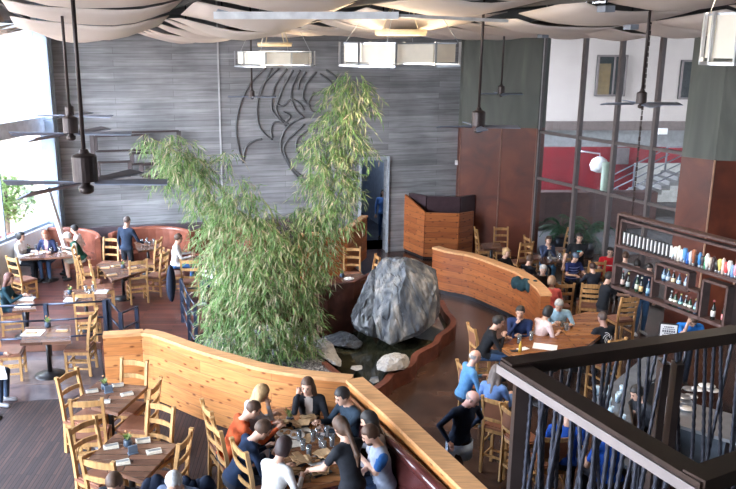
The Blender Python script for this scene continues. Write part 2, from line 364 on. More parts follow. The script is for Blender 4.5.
def person(px, py, zf, face, label, pose='sit', seat=0.46, lean=10, hy=0, hp=-8, top=(0.05,0.05,0.06), sleeve='long', slc=None, pants=(0.03,0.035,0.05),
           shoes=(0.03,0.03,0.03), hair=(0.04,0.025,0.02), style='short', sk=(0.55,0.33,0.24), hl=None, hr=None, fem=False, s=1.0, at=None, group=None,
           hat=None, res=None, foot=None, knee=0.0, inner=None, legs=None, apron=None, print_=None, tilt=0, beard=False, vest=None):
    fwd = Vector((-sin(radians(face)), cos(radians(face)), 0)); le = radians(lean)
    s *= 0.97
    sit = pose == 'sit'; Lt = 0.80*s
    pz = (seat+0.10) if sit else 0.93*s
    htz = zf+pz+Lt*cos(le); off = Lt*sin(le)
    g = at if at is not None else G(px, py, htz)
    base = Vector((g[0], g[1], 0))-fwd*(off if at is None else 0); base.z = zf
    T = Matrix.Rotation(-le, 3, 'X') @ Matrix.Rotation(radians(tilt), 3, 'Y')
    pel = Vector((0, 0, pz))
    def tp(x, y, z): return pel+T @ Vector((x*s, y*s, z*s))
    w = 0.168 if fem else 0.2
    PR = []
    def E_(c, r, M, lab, k=0.05): PR.append(('e', tuple(c), tuple(v for v in r), M, lab, k))
    def C_(a, b, ra, rb, lab, k=0.03): PR.append(('c', tuple(a), tuple(b), ra, rb, lab, k))
    TM = [list(r) for r in T]
    hipw = 0.175 if fem else 0.165
    E_(pel+Vector((0,-0.01,0)), (hipw*s, 0.125*s, 0.12*s), TM, 'pants')
    E_(tp(0, 0, 0.14), ((0.135 if fem else 0.155)*s, 0.105*s, 0.15*s), TM, 'top')
    E_(tp(0, 0, 0.32), ((0.155 if fem else 0.18)*s, 0.12*s, 0.18*s), TM, 'top')
    C_(tp(-w+0.045, -0.01, 0.455), tp(w-0.045, -0.01, 0.455), 0.062*s, 0.062*s, 'top', 0.06)
    C_(tp(0, -0.01, 0.46), tp(0, 0.0, 0.50), 0.07*s, 0.058*s, 'top', 0.04)
    if fem:
        for sx in (-1, 1): E_(tp(sx*0.075, 0.085, 0.33), (0.06*s, 0.055*s, 0.06*s), TM, 'top')
    HM = T @ rotm(radians(hy), radians(hp)); HMl = [list(r) for r in HM]
    if lean > 5: HM = Matrix.Rotation(-le*0.5, 3, 'X') @ rotm(radians(hy), radians(hp)); HMl = [list(r) for r in HM]
    nb = tp(0, 0.005, 0.55); hc = nb+HM @ Vector((0, 0.02*s, 0.135*s))
    C_(tp(0, -0.01, 0.49), nb+HM @ Vector((0, 0, 0.06*s)), 0.055*s, 0.052*s, 'skin', 0.025)
    def hp_(x, y, z): return hc+HM @ Vector((x*s, y*s, z*s))
    E_(hp_(0, -0.008, 0.022), (0.076*s, 0.095*s, 0.092*s), HMl, 'skin', 0.02)
    E_(hp_(0, 0.022, -0.045), (0.056*s, 0.066*s, 0.07*s), HMl, 'skin', 0.03)
    C_(hp_(0, 0.088, 0.005), hp_(0, 0.108, -0.022), 0.010*s, 0.014*s, 'skin', 0.012)
    E_(hp_(0, 0.07, -0.085), (0.022*s, 0.02*s, 0.018*s), HMl, 'skin', 0.02)
    for sx in (-1, 1): E_(hp_(sx*0.078, -0.005, -0.005), (0.012*s, 0.02*s, 0.03*s), HMl, 'skin', 0.01)
    # legs
    for sx, key in ((-1, 0), (1, 1)):
        hip = pel+Vector((sx*0.09*s, 0, -0.03))
        if sit:
            kn = Vector((sx*(0.11+knee), 0.43*s, seat+0.055)); fz = 0.08 if foot is None else foot
            an = Vector((sx*0.10, 0.40*s if seat < .6 else 0.34*s, fz)) if kn.z-fz < 0.5 else Vector((sx*0.1, 0.36*s, max(fz, kn.z-0.46)))
        else:
            st = (0.16 if pose == 'walk' else 0.02)*(1 if key else -1)
            kn = Vector((sx*0.10*s, st*0.8+0.02, 0.49*s)); an = Vector((sx*0.11*s, st*1.6-0.02, 0.085*s))
        lc = 'skin' if legs == 'bare' else 'pants'
        C_(hip, kn, 0.088*s, 0.06*s, 'pants', 0.04); C_(kn, an+(kn-an)*0.1, 0.06*s, 0.045*s, lc, 0.02)
        if legs == 'bare': C_(hip, hip+(kn-hip)*0.9, 0.095*s, 0.075*s, 'pants', 0.02)
        C_(an+Vector((0, -0.04, -0.03)), an+Vector((sx*0.02, 0.13, -0.045)), 0.042*s, 0.034*s, 'shoes', 0.02)
    # arms
    hands = []
    for sx, tgt in ((-1, hl), (1, hr)):
        S = tp(sx*w, -0.01, 0.45)
        if tgt is None: tgt = (sx*0.17, 0.38, pz+0.22-zf*0) if sit else (sx*0.26, 0.06, 0.78*s)
        Tg = Vector(tgt); up = Tg.z > S.z-0.1
        El, Wr = ik(S, Tg, 0.29*s, 0.25*s, Vector((sx*0.5, -0.35, -1)) if not up else Vector((sx*0.22, 0.55, -1)))
        lab = 'sleeve'; fl = 'skin' if sleeve in ('short', 'none') else 'sleeve'
        C_(S, El, 0.052*s, 0.04*s, 'skin' if sleeve == 'none' else lab if sleeve == 'long' else 'sleeve', 0.035)
        if sleeve == 'short':
            PR.pop(); C_(S, S+(El-S)*0.62, 0.056*s, 0.05*s, 'sleeve', 0.03); C_(S+(El-S)*0.55, El, 0.043*s, 0.037*s, 'skin', 0.01)
        C_(El, Wr, 0.039*s, 0.028*s, fl, 0.012)
        dn = (Wr-El).normalized(); hands.append((sx, Wr, dn))
        C_(Wr+dn*0.01, Wr+dn*0.075*s, 0.027*s, 0.031*s, 'skin', 0.012)
    Y = base.y
    h = res or (0.013 if Y < 10.5 else 0.017 if Y < 15 else 0.022)
    Fd, lo, ax = field(PR, h, 0.03); V, Q = surfnet(Fd, lo, h)
    cen = V[Q].mean(1); best = np.full(len(cen), 9.0); li = np.zeros(len(cen), dtype=int)
    slots = ['skin', 'top', 'sleeve', 'pants', 'shoes', 'inner', 'dark', 'lip', 'hairs']
    Xc, Yc, Zc = cen.T
    for p in PR:
        d = sdf_eval(p, Xc, Yc, Zc); m = d < best; best[m] = d[m]; li[m] = slots.index(p[-2])
    # shirt hem over the hips, optional open front / apron
    loc = (cen-np.array(pel)) @ np.array([list(r) for r in T])
    m = (li == 3) & (loc[:, 2] > (-0.02 if sit else -0.05)) & (loc[:, 1] < (0.13 if sit else 0.2)); li[m] = 1
    if inner is not None:
        m = (li == 1) & (loc[:, 1] > 0.05) & (np.abs(loc[:, 0]) < 0.012+0.09*np.clip(loc[:, 2], 0, .5)); li[m] = 5
    if vest is not None:
        pass
    mb = MB(); mb.v = [Vector(v) for v in V]; mb.f = [tuple(q) for q in Q.tolist()]; mb.uv = [None]*len(Q); mb.m = li.tolist(); mb.sm = [True]*len(Q)
    # fingers
    mb.cur = 0
    for sx, Wr, dn in hands:
        side = dn.cross(Vector((0,0,1)));
        if side.length < .2: side = Vector((1,0,0))
        side.normalize(); nrm = side.cross(dn).normalized(); nrm = -nrm if nrm.z > 0 else nrm
        for q, (o, ln) in enumerate(((-0.027, 0.066), (-0.009, 0.078), (0.009, 0.074), (0.027, 0.058))):
            a = Wr+dn*0.075*s+side*o*s; b = a+dn*ln*0.5*s+nrm*0.010+side*o*0.25; c_ = b+(dn*0.7+nrm*0.9).normalized()*ln*0.5*s
            mb.tube([a, b, c_], [0.0095*s, 0.0088*s, 0.0065*s], 6)
        th = side*(-sx) if side.x*sx > 0 else side*sx
        a = Wr+dn*0.03*s+th*0.02; b = a+(th*0.8+dn*0.7).normalized()*0.04*s; c_ = b+(dn+nrm*0.4).normalized()*0.03*s
        mb.tube([a, b, c_], [0.012*s, 0.0105*s, 0.008*s], 6)
    # face
    for sx in (-1, 1):
        mb.cur = 6; mb.ell(hp_(sx*0.031, 0.082, 0.012), (0.011*s, 0.008*s, 0.006*s), 8, 4, HM)
        mb.cur = 8; mb.tube([hp_(sx*0.014, 0.09, 0.03), hp_(sx*0.03, 0.089, 0.035), hp_(sx*0.047, 0.078, 0.03)], 0.004*s, 5)
    mb.cur = 7; mb.ell(hp_(0, 0.084, -0.055), (0.023*s, 0.008*s, 0.006*s), 8, 4, HM)
    topm = cloth(top); mats = [skin(sk), topm, cloth(slc) if slc else topm, cloth(pants), cloth(shoes, 0.5), cloth(inner) if inner else topm, mat('eye_dark', (0.03,0.02,0.02), 0.2), mat('lips', (0.42,0.15,0.13), 0.5), hairm(hair)]
    root = mb.build('person', mats, loc=base, rz=radians(face))
    tag(root, label, 'person', group)
    # hair
    HP = []
    if style != 'bald':
        def HE(c, r, k=0.02): HP.append(('e', tuple(c), tuple(v*s for v in r), HMl, 'h', k))
        def HC(a, b, ra, rb, k=0.03): HP.append(('c', tuple(a), tuple(b), ra*s, rb*s, 'h', k))
        th = {'buzz': 0.004, 'balding': 0.004}.get(style, 0.014)
        HE(hp_(0, -0.014, 0.026), (0.077+th, 0.096+th, 0.094+th*1.2))
        if style in ('long', 'bun', 'pony', 'bob'): HE(hp_(0, -0.045, -0.03), (0.082, 0.07, 0.085))
        if style == 'long':
            for sx in (-1, 0, 1): HC(hp_(sx*0.062, -0.035-0.02*(sx == 0), -0.03), tp(sx*0.085, -0.085+0.03*abs(sx), 0.36), 0.045, 0.035)
        if style == 'bob': 
            for sx in (-1, 1): HC(hp_(sx*0.068, -0.02, 0), hp_(sx*0.066, -0.015, -0.07), 0.032, 0.028)
        if style == 'bun': HE(hp_(0, -0.125, 0.03), (0.045, 0.045, 0.045), 0.01)
        if style == 'pony': HC(hp_(0, -0.11, 0.0), tp(0, -0.16, 0.38), 0.035, 0.03); HC(tp(0, -0.16, 0.38), tp(0, -0.15, 0.24), 0.03, 0.012)
        hh = 0.012; Fh, lo2, ax2 = field(HP, hh, 0.02)
        X = ax2[0][:, None, None]; Yg = ax2[1][None, :, None]; Z = ax2[2][None, None, :]
        dx, dy, dz = X-hc.x, Yg-hc.y, Z-hc.z; M = HMl
        qy = (M[0][1]*dx+M[1][1]*dy+M[2][1]*dz)/s; qz = (M[0][2]*dx+M[1][2]*dy+M[2][2]*dz)/s; qx = (M[0][0]*dx+M[1][0]*dy+M[2][0]*dz)/s
        facecut = np.minimum(qy-0.035+0.0*qx, 0.072-qz-0.15*np.abs(qx))   # >0 inside the face opening
        Fh = np.maximum(Fh, facecut)
        if style in ('short', 'buzz', 'balding'): Fh = np.maximum(Fh, np.minimum(-0.045-qz, 1.0)); Fh = np.maximum(Fh, np.minimum(qy+0.0, 0.0-qz))
        if style == 'balding': Fh = np.maximum(Fh, np.minimum(qz-0.035, 1.0))
        if (Fh < 0).any():
            Vh, Qh = surfnet(Fh, lo2, hh); hb = MB(); hb.v = [Vector(v) for v in Vh]; hb.f = [tuple(q) for q in Qh.tolist()]; hb.uv = [None]*len(Qh); hb.m = [0]*len(Qh); hb.sm = [True]*len(Qh)
            hb.build('hair', hairm(hair), root)
    if beard:
        b = MB(); b.ell(hp_(0, 0.045, -0.085), (0.052, 0.045, 0.038), 12, 8, HM); b.build('beard', hairm(hair), root)
    if hat:
        kind, hcol = hat; b = MB(); b.ell(hp_(0, -0.01, 0.06 if kind == 'beanie' else 0.055), (0.094*s, 0.112*s, 0.085*s), 16, 8, HM)
        if kind == 'cap': b.ell(hp_(0, 0.11, 0.055), (0.07*s, 0.07*s, 0.012*s), 14, 4, HM)
        b.build('hat', cloth(hcol), root)
    if apron:
        b = MB(); b.wall([(0.2*cos(a)*s, 0.16*sin(a)*s) for a in [2*pi*i/14 for i in range(15)]], 0.02, 0.62, 0.86, None); b.build('apron', cloth(apron), root, smooth=True)
    if print_:
        print_(root, tp, T)
    return root
def on_back(kind):
    def f(root, tp, T):
        b = MB()
        if kind == 'swirl':
            for i in range(5):
                a0 = i*1.1; pts = []
                for k in range(7):
                    a = a0+k*0.35; r = 0.03+0.012*k
                    pts.append(tp(cos(a)*r, -0.135+0.9*r*r*3, 0.31+sin(a)*r*1.15))
                b.tube(pts, 0.007, 5)
            b.build('back_print', cloth((0.55,0.56,0.6)), root)
        elif kind == 'bars':
            for x, wd in ((-0.05, 0.03), (-0.012, 0.03), (0.028, 0.04)): b.box(tp(x, 0.142, 0.36), (wd, 0.008, 0.028), M=T)
            b.build('chest_print', cloth((0.1,0.4,0.5)), root)
        elif kind == 'redbars':
            b.box(tp(0, 0.142, 0.33), (0.14, 0.008, 0.022), M=T); b.build('chest_print', cloth((0.7,0.6,0.6)), root)
        elif kind == 'stripes':
            for z in (0.08, 0.16, 0.24, 0.32, 0.40):
                pts = [tp(0.185*cos(a), 0.128*sin(a), z) for a in [2*pi*i/18 for i in range(19)]]
                b.tube(pts, 0.008, 5)
            b.build('shirt_stripes', cloth((0.25,0.3,0.6)), root)
    return f
# ---------------------------------------------------------------- the setting
W0 = Vector((-7.25, 22.2)); W1 = Vector((4.35, 25.0)); WD = (W1-W0).normalized(); WN = Vector((WD.y, -WD.x))   # WN points into the room
WA = atan2(WD.y, WD.x)
def onwall(px, py):            # point of the back wall seen at a photo point
    d = ray(px, py); t = ((W0.x)*WN.x+(W0.y)*WN.y)/(d[0]*WN.x+d[1]*WN.y)
    return Vector((d[0]*t, d[1]*t, H+d[2]*t))
CZ = 7.6
# main floor
b = MB(); b.prism([(-9.2,-6),(12.5,-6),(12.5,23.9),(6.4,24.4),(4.4,26.5),(-9.2,23.9)], -0.3, 0.0); struct('floor', b, floor_m)
PLB = [(-9.1,13.4),(-4.05,13.9),(-2.9,14.6),(-2.6,16.0),(-1.6,17.6),(0.3,18.4),(1.15,18.9),(1.2,20.4),(0.6,22.6),(-0.3,23.7),(-7.7,21.9),(-9.1,14.5)]
b = MB(); b.prism(PLB, 0.002, 0.4); struct('floor_dining_level', b, deck_m)
PLF = [(-9.1,2.0),(2.4,2.0),(2.35,5.2),(1.62,7.1),(0.96,8.7),(0.43,10.0),(-0.3,10.2),(-0.9,10.45),(-1.8,11.05),(-2.78,11.84),(-3.37,11.78),(-4.06,13.9),(-9.1,13.4)]
b = MB(); b.prism(PLF, 0.002, 0.9); struct('floor_upper_level', b, carpet)
b = MB(); b.prism([(-9.0,10.85),(-3.95,11.8),(-3.6,12.4),(-4.08,13.85),(-9.0,13.35)], 0.9, 0.906); struct('floor_slate_strip', b, slate)
b = MB(); b.prism([(-7.0,12.3),(-3.8,12.3),(-4.15,13.4),(-7.0,13.2)], 0.906, 0.912); struct('floor_tan_border', b, mottled('tan_tile', [(0.3,(0.10,0.065,0.06)),(0.7,(0.2,0.14,0.12))], 3, 0.2))
b = MB(); b.wall([(-9.1,13.44),(-4.06,13.94)], 0.08, 0.4, 1.02); struct('trim_1', b, mat('fascia_wood', (0.16,0.07,0.045), 0.4))
# back wall with a door opening
dl, dr, dt = onwall(360,170), onwall(388,170), onwall(388,158).z
ul = (Vector((dl.x, dl.y))-W0).dot(WD); ur = (Vector((dr.x, dr.y))-W0).dot(WD); Lw = (W1-W0).length
b = MB()
def wseg(u0, u1, z0, z1): 
    p, q = W0+WD*u0-WN*0.2, W0+WD*u1-WN*0.2
    n = len(b.v); b.wall([p, q], 0.4, z0, z1)
    for i in range(len(b.uv)-6, len(b.uv)):
        if i >= 0 and b.uv[i]: b.uv[i] = [(x+u0, y) for x, y in b.uv[i]]
wseg(-0.2, ul, 0, CZ); wseg(ur, Lw+0.3, 0, CZ); wseg(ul, ur, dt, CZ)
struct('wall_back', b, concrete)
b = MB()
for u in (ul, ur): b.bar((*(W0+WD*u+WN*0.02), 0), (*(W0+WD*u+WN*0.02), dt+0.05), 0.08, 0.1)
b.bar((*(W0+WD*ul+WN*0.02), dt), (*(W0+WD*ur+WN*0.02), dt), 0.08, 0.1)
struct('door_1', b, mat('door_steel', (0.42,0.45,0.5), 0.4, 0.3))
b = MB(); p = W0+WD*((Vector((onwall(219,90).x, onwall(219,90).y))-W0).dot(WD))+WN*0.012
b.bar((*p, 0.4), (*p, CZ), 0.05, 0.02); struct('trim_2', b, mat('pale_joint', (0.42,0.42,0.43), 0.6))
# hall beyond the door
hp0, hp1 = W0+WD*(ul-1.2)-WN*0.4, W0+WD*(ur+1.0)-WN*0.4
b = MB(); b.prism([tuple(hp0), tuple(hp1), tuple(hp1-WN*8), tuple(hp0-WN*8)], -0.3, 0.0); struct('floor_hall', b, mottled('dark_hall_floor', [(0.3,(0.02,0.022,0.03)),(0.7,(0.05,0.055,0.07))], 1, 0.12))
b = MB(); b.wall([hp0-WN*7, hp1-WN*7], 0.1, 0, 4.2); b.wall([hp0, hp0-WN*7], 0.1, 0, 4.2); b.wall([hp1, hp1-WN*7], 0.1, 0, 4.2)
mid = W0+WD*(ul+1.0*(ur-ul)*0.45)
struct('wall_hall', b, mat('blue_grey_paint', (0.24,0.30,0.42), 0.6))
b = MB(); b.prism([tuple(hp0), tuple(hp1), tuple(hp1-WN*7), tuple(hp0-WN*7)], 4.2, 4.3); struct('ceiling_hall', b, roof_m)
b = MB(); q = W0+WD*(ul+(ur-ul)*0.62)-WN*2.6; b.wall([q, q-WN*1.2], 0.12, 0, 3.3); struct('wall_hall_partition', b, mat('black_paint', (0.02,0.02,0.025), 0.5))
# fill light added to brighten the hall, with an unseen lamp body
l_ = bpy.data.lights.new('hall_fill_light', 'POINT'); l_.energy = 160; l_.color = (0.85,0.92,1); l_.shadow_soft_size = 0.3; lo_ = bpy.data.objects.new('hall_fill_light', l_); COL.objects.link(lo_); q_ = W0+WD*(ul+0.3)-WN*2.2; lo_.location = (q_.x, q_.y, 3.9)
hl_ = thing('hall_fill_lamp', (*(W0+WD*(ul+0.5)-WN*3), 4.14), WA, 'unseen lamp added to light the hallway beyond the doorway', 'lamp')
MB().box((0,0,0), (0.6,0.2,0.06)).build('lamp_housing', whitep, hl_); MB().box((0,0,-0.035), (0.5,0.14,0.02)).build('diffuser', mat('lamp_glow', (1,0.95,0.9), 0.5, emit=6), hl_)

# left wall with its big window
LX = -7.6
cz = [GY(20,141,20).z, GY(20,122,20).z]
PW = [(-7.55,22.2),(-9.1,14.5),(-9.1,-6)]
b = MB(); b.wall(PW, 0.3, 0, 1.5); b.wall(PW, 0.3, 6.95, 8.0); struct('wall_left', b, whitep)
b = MB(); b.wall([(x+0.02, y) for x, y in PW], 0.26, cz[1]-0.03 if cz[1] < cz[0] else cz[0]+0.03, cz[0]-0.03 if cz[1] < cz[0] else cz[1]-0.03); struct('trim_3', b, mat('white_beam', (0.62,0.64,0.68), 0.5))
b = MB(); V0, V1, V2 = [Vector(p) for p in PW]
for i in range(4): p = V0+(V1-V0)*(i/3.2); b.box((p.x, p.y, 4.2), (0.09, 0.07, 5.5))
for i in range(7): p = V1+(V2-V1)*(i/6.5); b.box((p.x, p.y, 4.2), (0.09, 0.07, 5.5))
b.wall(PW, 0.14, 1.5, 1.58); b.wall(PW, 0.14, 6.88, 6.95)
w = struct('window_1', b, winframe)
b = MB(); b.wall([(x-0.05, y) for x, y in PW], 0.012, 1.56, 6.9); g = b.build('window_pane', glassm, w)
b = MB(); b.box((-7.42, 22.0, 3.8), (0.45, 0.3, 7.6), 0.2); b.box((-7.22, 21.8, 3.8), (0.05,0.4,7.6), 0.2); struct('trim_4', b, winframe)
b = MB(); b.bar((LX+0.7, 21.3, 0.5), (LX+0.2, 21.4, 2.6), 0.14, 0.1); struct('trim_5', b, whitep)

# corner block: concrete above, rust panels below
b = MB(); b.wall([(-9.2,-6.1),(12.6,-6.1)], 0.2, 0, 8.0); struct('wall_front', b, colconc)
cb = [(4.3, 24.55), (5.45, 24.1), (6.42, 23.75), (6.75, 24.1), (6.75, 25.2), (4.3, 25.4)]
b = MB(); b.prism(cb, 3.95, CZ); struct('wall_corner', b, colconc)
b = MB(); b.prism(cb, 0, 3.95); struct('wall_corner_panels', b, rust)
b = MB()
for p in (cb[0], cb[1], cb[2]): b.bar((p[0], p[1]-0.012, 0), (p[0], p[1]-0.012, 3.95), 0.035, 0.03)
struct('trim_6', b, mat('panel_joint', (0.25,0.13,0.1), 0.4))
# right column
cr = [(8.05, 17.75), (8.5, 17.15), (9.15, 16.95), (9.75, 17.4), (9.75, 18.2), (8.4, 18.3)]
b = MB(); b.prism(cr, 3.95, CZ); struct('wall_column', b, colconc)
b = MB(); b.prism(cr, 0, 3.95); struct('wall_column_panels', b, rust)
b = MB()
for p in cr[1:3]: b.bar((p[0], p[1]-0.012, 0), (p[0], p[1]-0.012, 3.95), 0.03, 0.03)
struct('trim_7', b, mat('copper_joint', (0.5,0.28,0.18), 0.4))
# right glass wall
g0 = Vector((6.45, 24.0)); gd = Vector((0.407, -0.914))
def gw(t, z=0): p = g0+gd*t; return Vector((p.x, p.y, z))
b = MB()
for t in (0.12, 1.85, 3.2, 4.5, 5.7, 7.0, 8.4, 9.8, 11.2, 13, 15): b.bar(gw(t, 0), gw(t, CZ), 0.13, 0.09, up=(gd.x, gd.y, 0))
for z in (0.1, 2.47, 3.85): b.bar(gw(0, z), gw(15, z), 0.1, 0.08)
w = struct('window_2', b, frame_m)
b = MB(); b.bar(gw(0, 3.8), gw(15, 3.8), 0.015, 7.5); b.build('window_pane', glassm, w)
b = MB(); b.wall([gw(15).xy, (12.5, 3), (12.5, -6)], 0.2, 0, CZ); struct('wall_right', b, colconc)
b = MB(); b.wall([(gw(0.0)).xy+Vector((-0.02,-0.12)), (gw(0.12)).xy+Vector((-0.05,-0.1))], 0.1, 0, CZ); struct('trim_8', b, mat('pale_jamb', (0.5,0.47,0.46), 0.5))
# courtyard outside the glass wall
b = MB(); b.prism([(6.8,24.6),(12.8,9),(40,9),(40,46),(4,46),(4,26.6)], -0.35, -0.02); struct('ground', b, mat('courtyard_paving', (0.09,0.08,0.075), 0.8))
FY = 34
def fz(py, px=600): return GY(px, py, FY).z
b = MB(); b.box((17, FY+0.2, (fz(121)+11)/2), (26, 0.4, 11-fz(121))); struct('wall_courtyard_upper', b, beige)
b = MB(); b.box((17, FY+0.1, (fz(121)+fz(130))/2), (26, 0.5, fz(121)-fz(130))); struct('trim_9', b, mat('brown_fascia', (0.12,0.09,0.08), 0.6))
b = MB(); b.box((17, FY+0.25, (fz(147)+fz(130))/2), (26, 0.4, fz(130)-fz(147))); struct('wall_courtyard_band', b, greyband)
b = MB(); b.box((17, FY+0.2, fz(147)/2), (26, 0.4, fz(147))); struct('wall_courtyard_red', b, redwall)
b = MB(); b.prism([(6.9,24.7),(13.2,9),(26,9),(26,35),(4,35),(4,26.6)], 8.0, 8.25); struct('ceiling_courtyard_light_block', b, roof_m)  # unseen roof, added to block sky light from the courtyard
for i, (x0, x1, y0, y1) in enumerate(((594,627,55,96), (677,712,60,99))):
    a, c = GY(x0, y1, FY), GY(x1, y0, FY); cx, czz, ww, hh = (a.x+c.x)/2, (a.z+c.z)/2, c.x-a.x, c.z-a.z
    b = MB(); b.box((cx, FY-0.05, czz), (ww, 0.12, hh))
    w = struct('window_%d' % (3+i), b, mat('dark_window', (0.02,0.025,0.025), 0.5, spec=0.1))
    b = MB()
    for s in (-1, 1): b.box((cx+s*(ww/2-0.03), FY-0.13, czz), (0.08, 0.06, hh)); b.box((cx, FY-0.13, czz+s*(hh/2-0.03)), (ww, 0.06, 0.08))
    b.box((cx+0.1, FY-0.13, czz), (0.06, 0.06, hh)); b.build('window_frame', frame_m, w)
    if i == 0:
        b = MB(); b.box((cx-0.25*ww, FY-0.12, czz-0.35*hh*0.3), (0.42*ww, 0.02, hh*0.8)); b.build('blind', mat('ochre_blind', (0.13,0.085,0.03), 0.6), w)
# pale stair wall and stairs in the courtyard
b = MB(); a = GY(642,164,32.5); c = GY(705,230,32.5); b.box(((a.x+c.x)/2+1, 32.7, a.z/2), (c.x-a.x+2.4, 0.2, a.z)); struct('wall_courtyard_stair', b, mat('pale_stair_wall', (0.36,0.35,0.32), 0.8))
st = thing('outdoor_stair', (11.2, 30.5, 0), 0, 'grey outdoor stair rising right beyond the glass wall, with steel handrails', 'stairs')
b = MB()
for i in range(9): b.box((0.3*i, 0, 0.09+0.17*i), (0.34, 1.6, 0.17))
b.build('steps', mat('stair_concrete', (0.14,0.135,0.13), 0.8), st)
for y in (-0.8, 0.8):
    b = MB()
    for i in (0, 4, 8): b.tube([(0.3*i, y, 0.17*i), (0.3*i, y, 0.17*i+1.1)], 0.035, 6)
    for h in (0.5, 0.8, 1.1): b.tube([(-0.1, y, h), (2.5, y, 0.17*8+h)], 0.025, 6)
    b.tube([(2.4, y, 2.45), (4.4, y, 2.45)], 0.03, 6); b.build('handrail', mat('grey_handrail', (0.15,0.15,0.17), 0.5, 0.3), st)
lp = thing('globe_wall_lamp', GY(599,165,31.5), 0, 'white bell shaped lamp on an arm seen through glass against red wall', 'lamp')
b = MB(); b.lathe([(0.08,-0.3),(0.3,-0.22),(0.36,0),(0.28,0.22),(0.1,0.33)]); b.build('lamp_shade', mat('dull_white', (0.45,0.45,0.44), 0.6), lp); MB().tube([(0,0,0.3),(0,0,0.45),(-0.9,0.2,0.55)], 0.03, 6).build('lamp_arm', steel, lp)
b = MB(); p = GY(620,156,33.7); b.box((0,0,0), (0.75,0.06,0.7)); o = b.build('grey_wall_panel', mat('dull_panel', (0.12,0.1,0.1), 0.7), loc=p); tag(o, 'square grey panel mounted on the red courtyard wall', 'panel')
b = MB(); b.box((0,0,0), (0.5,0.35,0.25)); b.box((0,-0.2,-0.02), (0.3,0.1,0.18)); o = b.build('floodlight', whitep, loc=GY(660,131,33.87)); tag(o, 'small white floodlight on the grey band above the red wall', 'lamp')
o = MB().lathe([(0.16,0),(0.14,1.2),(0.14,2.35)], n=12).build('courtyard_post', mat('pale_green_post', (0.16,0.19,0.14), 0.6), loc=(*GY(600,235,28).xy, -0.02)); tag(o, 'pale green round post outside the glass behind the palms', 'post')
b = MB(); b.box((9.6, 28, 0.65), (4.6,0.5,1.3)); struct('wall_courtyard_recess', b, mat('dark_brown_wall', (0.07,0.035,0.03), 0.7))

# ground and hillside outside the left window
b = MB(); nx, ny = 14, 24; n0 = b.add([(-9.5-1.6*i, -10+2.8*j, -0.4+0.25*i+0.02*i*i+0.7*sin(i*.9+j*1.3)*min(i,3)/3) for i in range(nx) for j in range(ny)])
for i in range(nx-1):
    for j in range(ny-1): b.face((n0+i*ny+j, n0+i*ny+j+1, n0+(i+1)*ny+j+1, n0+(i+1)*ny+j), smooth=True)
struct('ground_hillside', b, soil)
def leaf(b, p, d, ln, w, up=Vector((0,0,1))):
    s = d.cross(up); s = s.normalized()*w if s.length > 1e-3 else Vector((w,0,0))
    m = p+d*ln*0.45; n = b.add([p, m+s, p+d*ln-Vector((0,0,ln*0.15)), m-s]); b.face((n, n+1, n+2, n+3))
def tree(loc, h, r, nl, label, group):
    t = thing('garden_tree', loc, 0, label, 'tree', group)
    b = MB(); b.tube([(0,0,-0.3),(0.05,0,h*0.4),(0.12,0.05,h*0.8)], [0.12,0.09,0.04], 8)
    for k in range(5):
        a = k*1.3; b.tube([(0.05,0,h*(0.35+0.08*k)), (cos(a)*r*0.6, sin(a)*r*0.6, h*(0.65+0.05*k))], [0.05,0.02], 6)
    b.build('trunk', bark, t)
    b = MB()
    for _ in range(nl):
        v = Vector((R.gauss(0,1), R.gauss(0,1), R.gauss(0,1))).normalized(); q = R.random()**0.4
        p = Vector((v.x*r*q, v.y*r*q, h*0.72+v.z*r*0.8*q)); d = Vector((R.uniform(-1,1), R.uniform(-1,1), R.uniform(-.8,.4))).normalized()
        leaf(b, p, d, R.uniform(0.12,0.24), R.uniform(0.04,0.07))
    b.build('foliage', tree_leaf, t)
for (x, y, z, h, r, lb) in ((-10.6,22.5,0.3,4.2,1.5,'bushy tree outside the window at its right edge'), (-12.6,26.5,1.0,5.0,1.9,'tall tree on the bright hillside behind the beam'), (-11.6,19.0,0.3,2.6,1.2,'low tree outside the window, nearest the diners'), (-15.5,29,1.8,4.5,2.0,'farthest pale tree on the hillside outside'), (-9.9,24.6,0.3,2.0,1.0,'small round shrub at foot of the window')):
    tree((x,y,z), h, r, 1500, lb, None)

# ---------------------------------------------------------------- ceiling: dark roof, beams, canvas swags
b = MB(); b.prism([(-9.3,-6.2),(12.6,-6.2),(12.6,24.5),(4.4,26.4),(-7.6,23.4),(-9.3,15)], CZ+0.4, CZ+0.6); struct('ceiling', b, roof_m)
UD = Vector((-sin(0.30), cos(0.30))); VD = Vector((cos(0.30), sin(0.30)))
b = MB()
def cu(u, v, z): p = UD*u+VD*v; return Vector((p.x, p.y, z))
bayw = 2.55; v0 = -0.85
for k in range(-3, 7):
    v = v0+k*bayw; b.bar(cu(5, v, 7.02), cu(25.5, v, 7.02), 0.08, 0.16)
struct('trim_10', b, mat('dark_ceiling_beam', (0.07,0.065,0.065), 0.6))
b = MB(); b.bar(Vector((-1.35,10.6,6.74)), Vector((1.0,10.65,6.74)), 0.14, 0.09); b.bar(Vector((1.0,10.65,6.74)), Vector((2.6,11.6,6.70)), 0.10, 0.04); struct('trim_11', b, mat('bright_white_beam', (0.85,0.86,0.88), 0.4))
CANV = 0
def inside(p): return -8.7 < p.x < 12.3 and p.y > 8.4 and p.x > -9.3+0.2*max(0,p.y-14) and p.y < 22.4+(p.x+7.2)*0.24-0.3 and (p.x-6.45) < (24-p.y)*0.445+0.1 or False
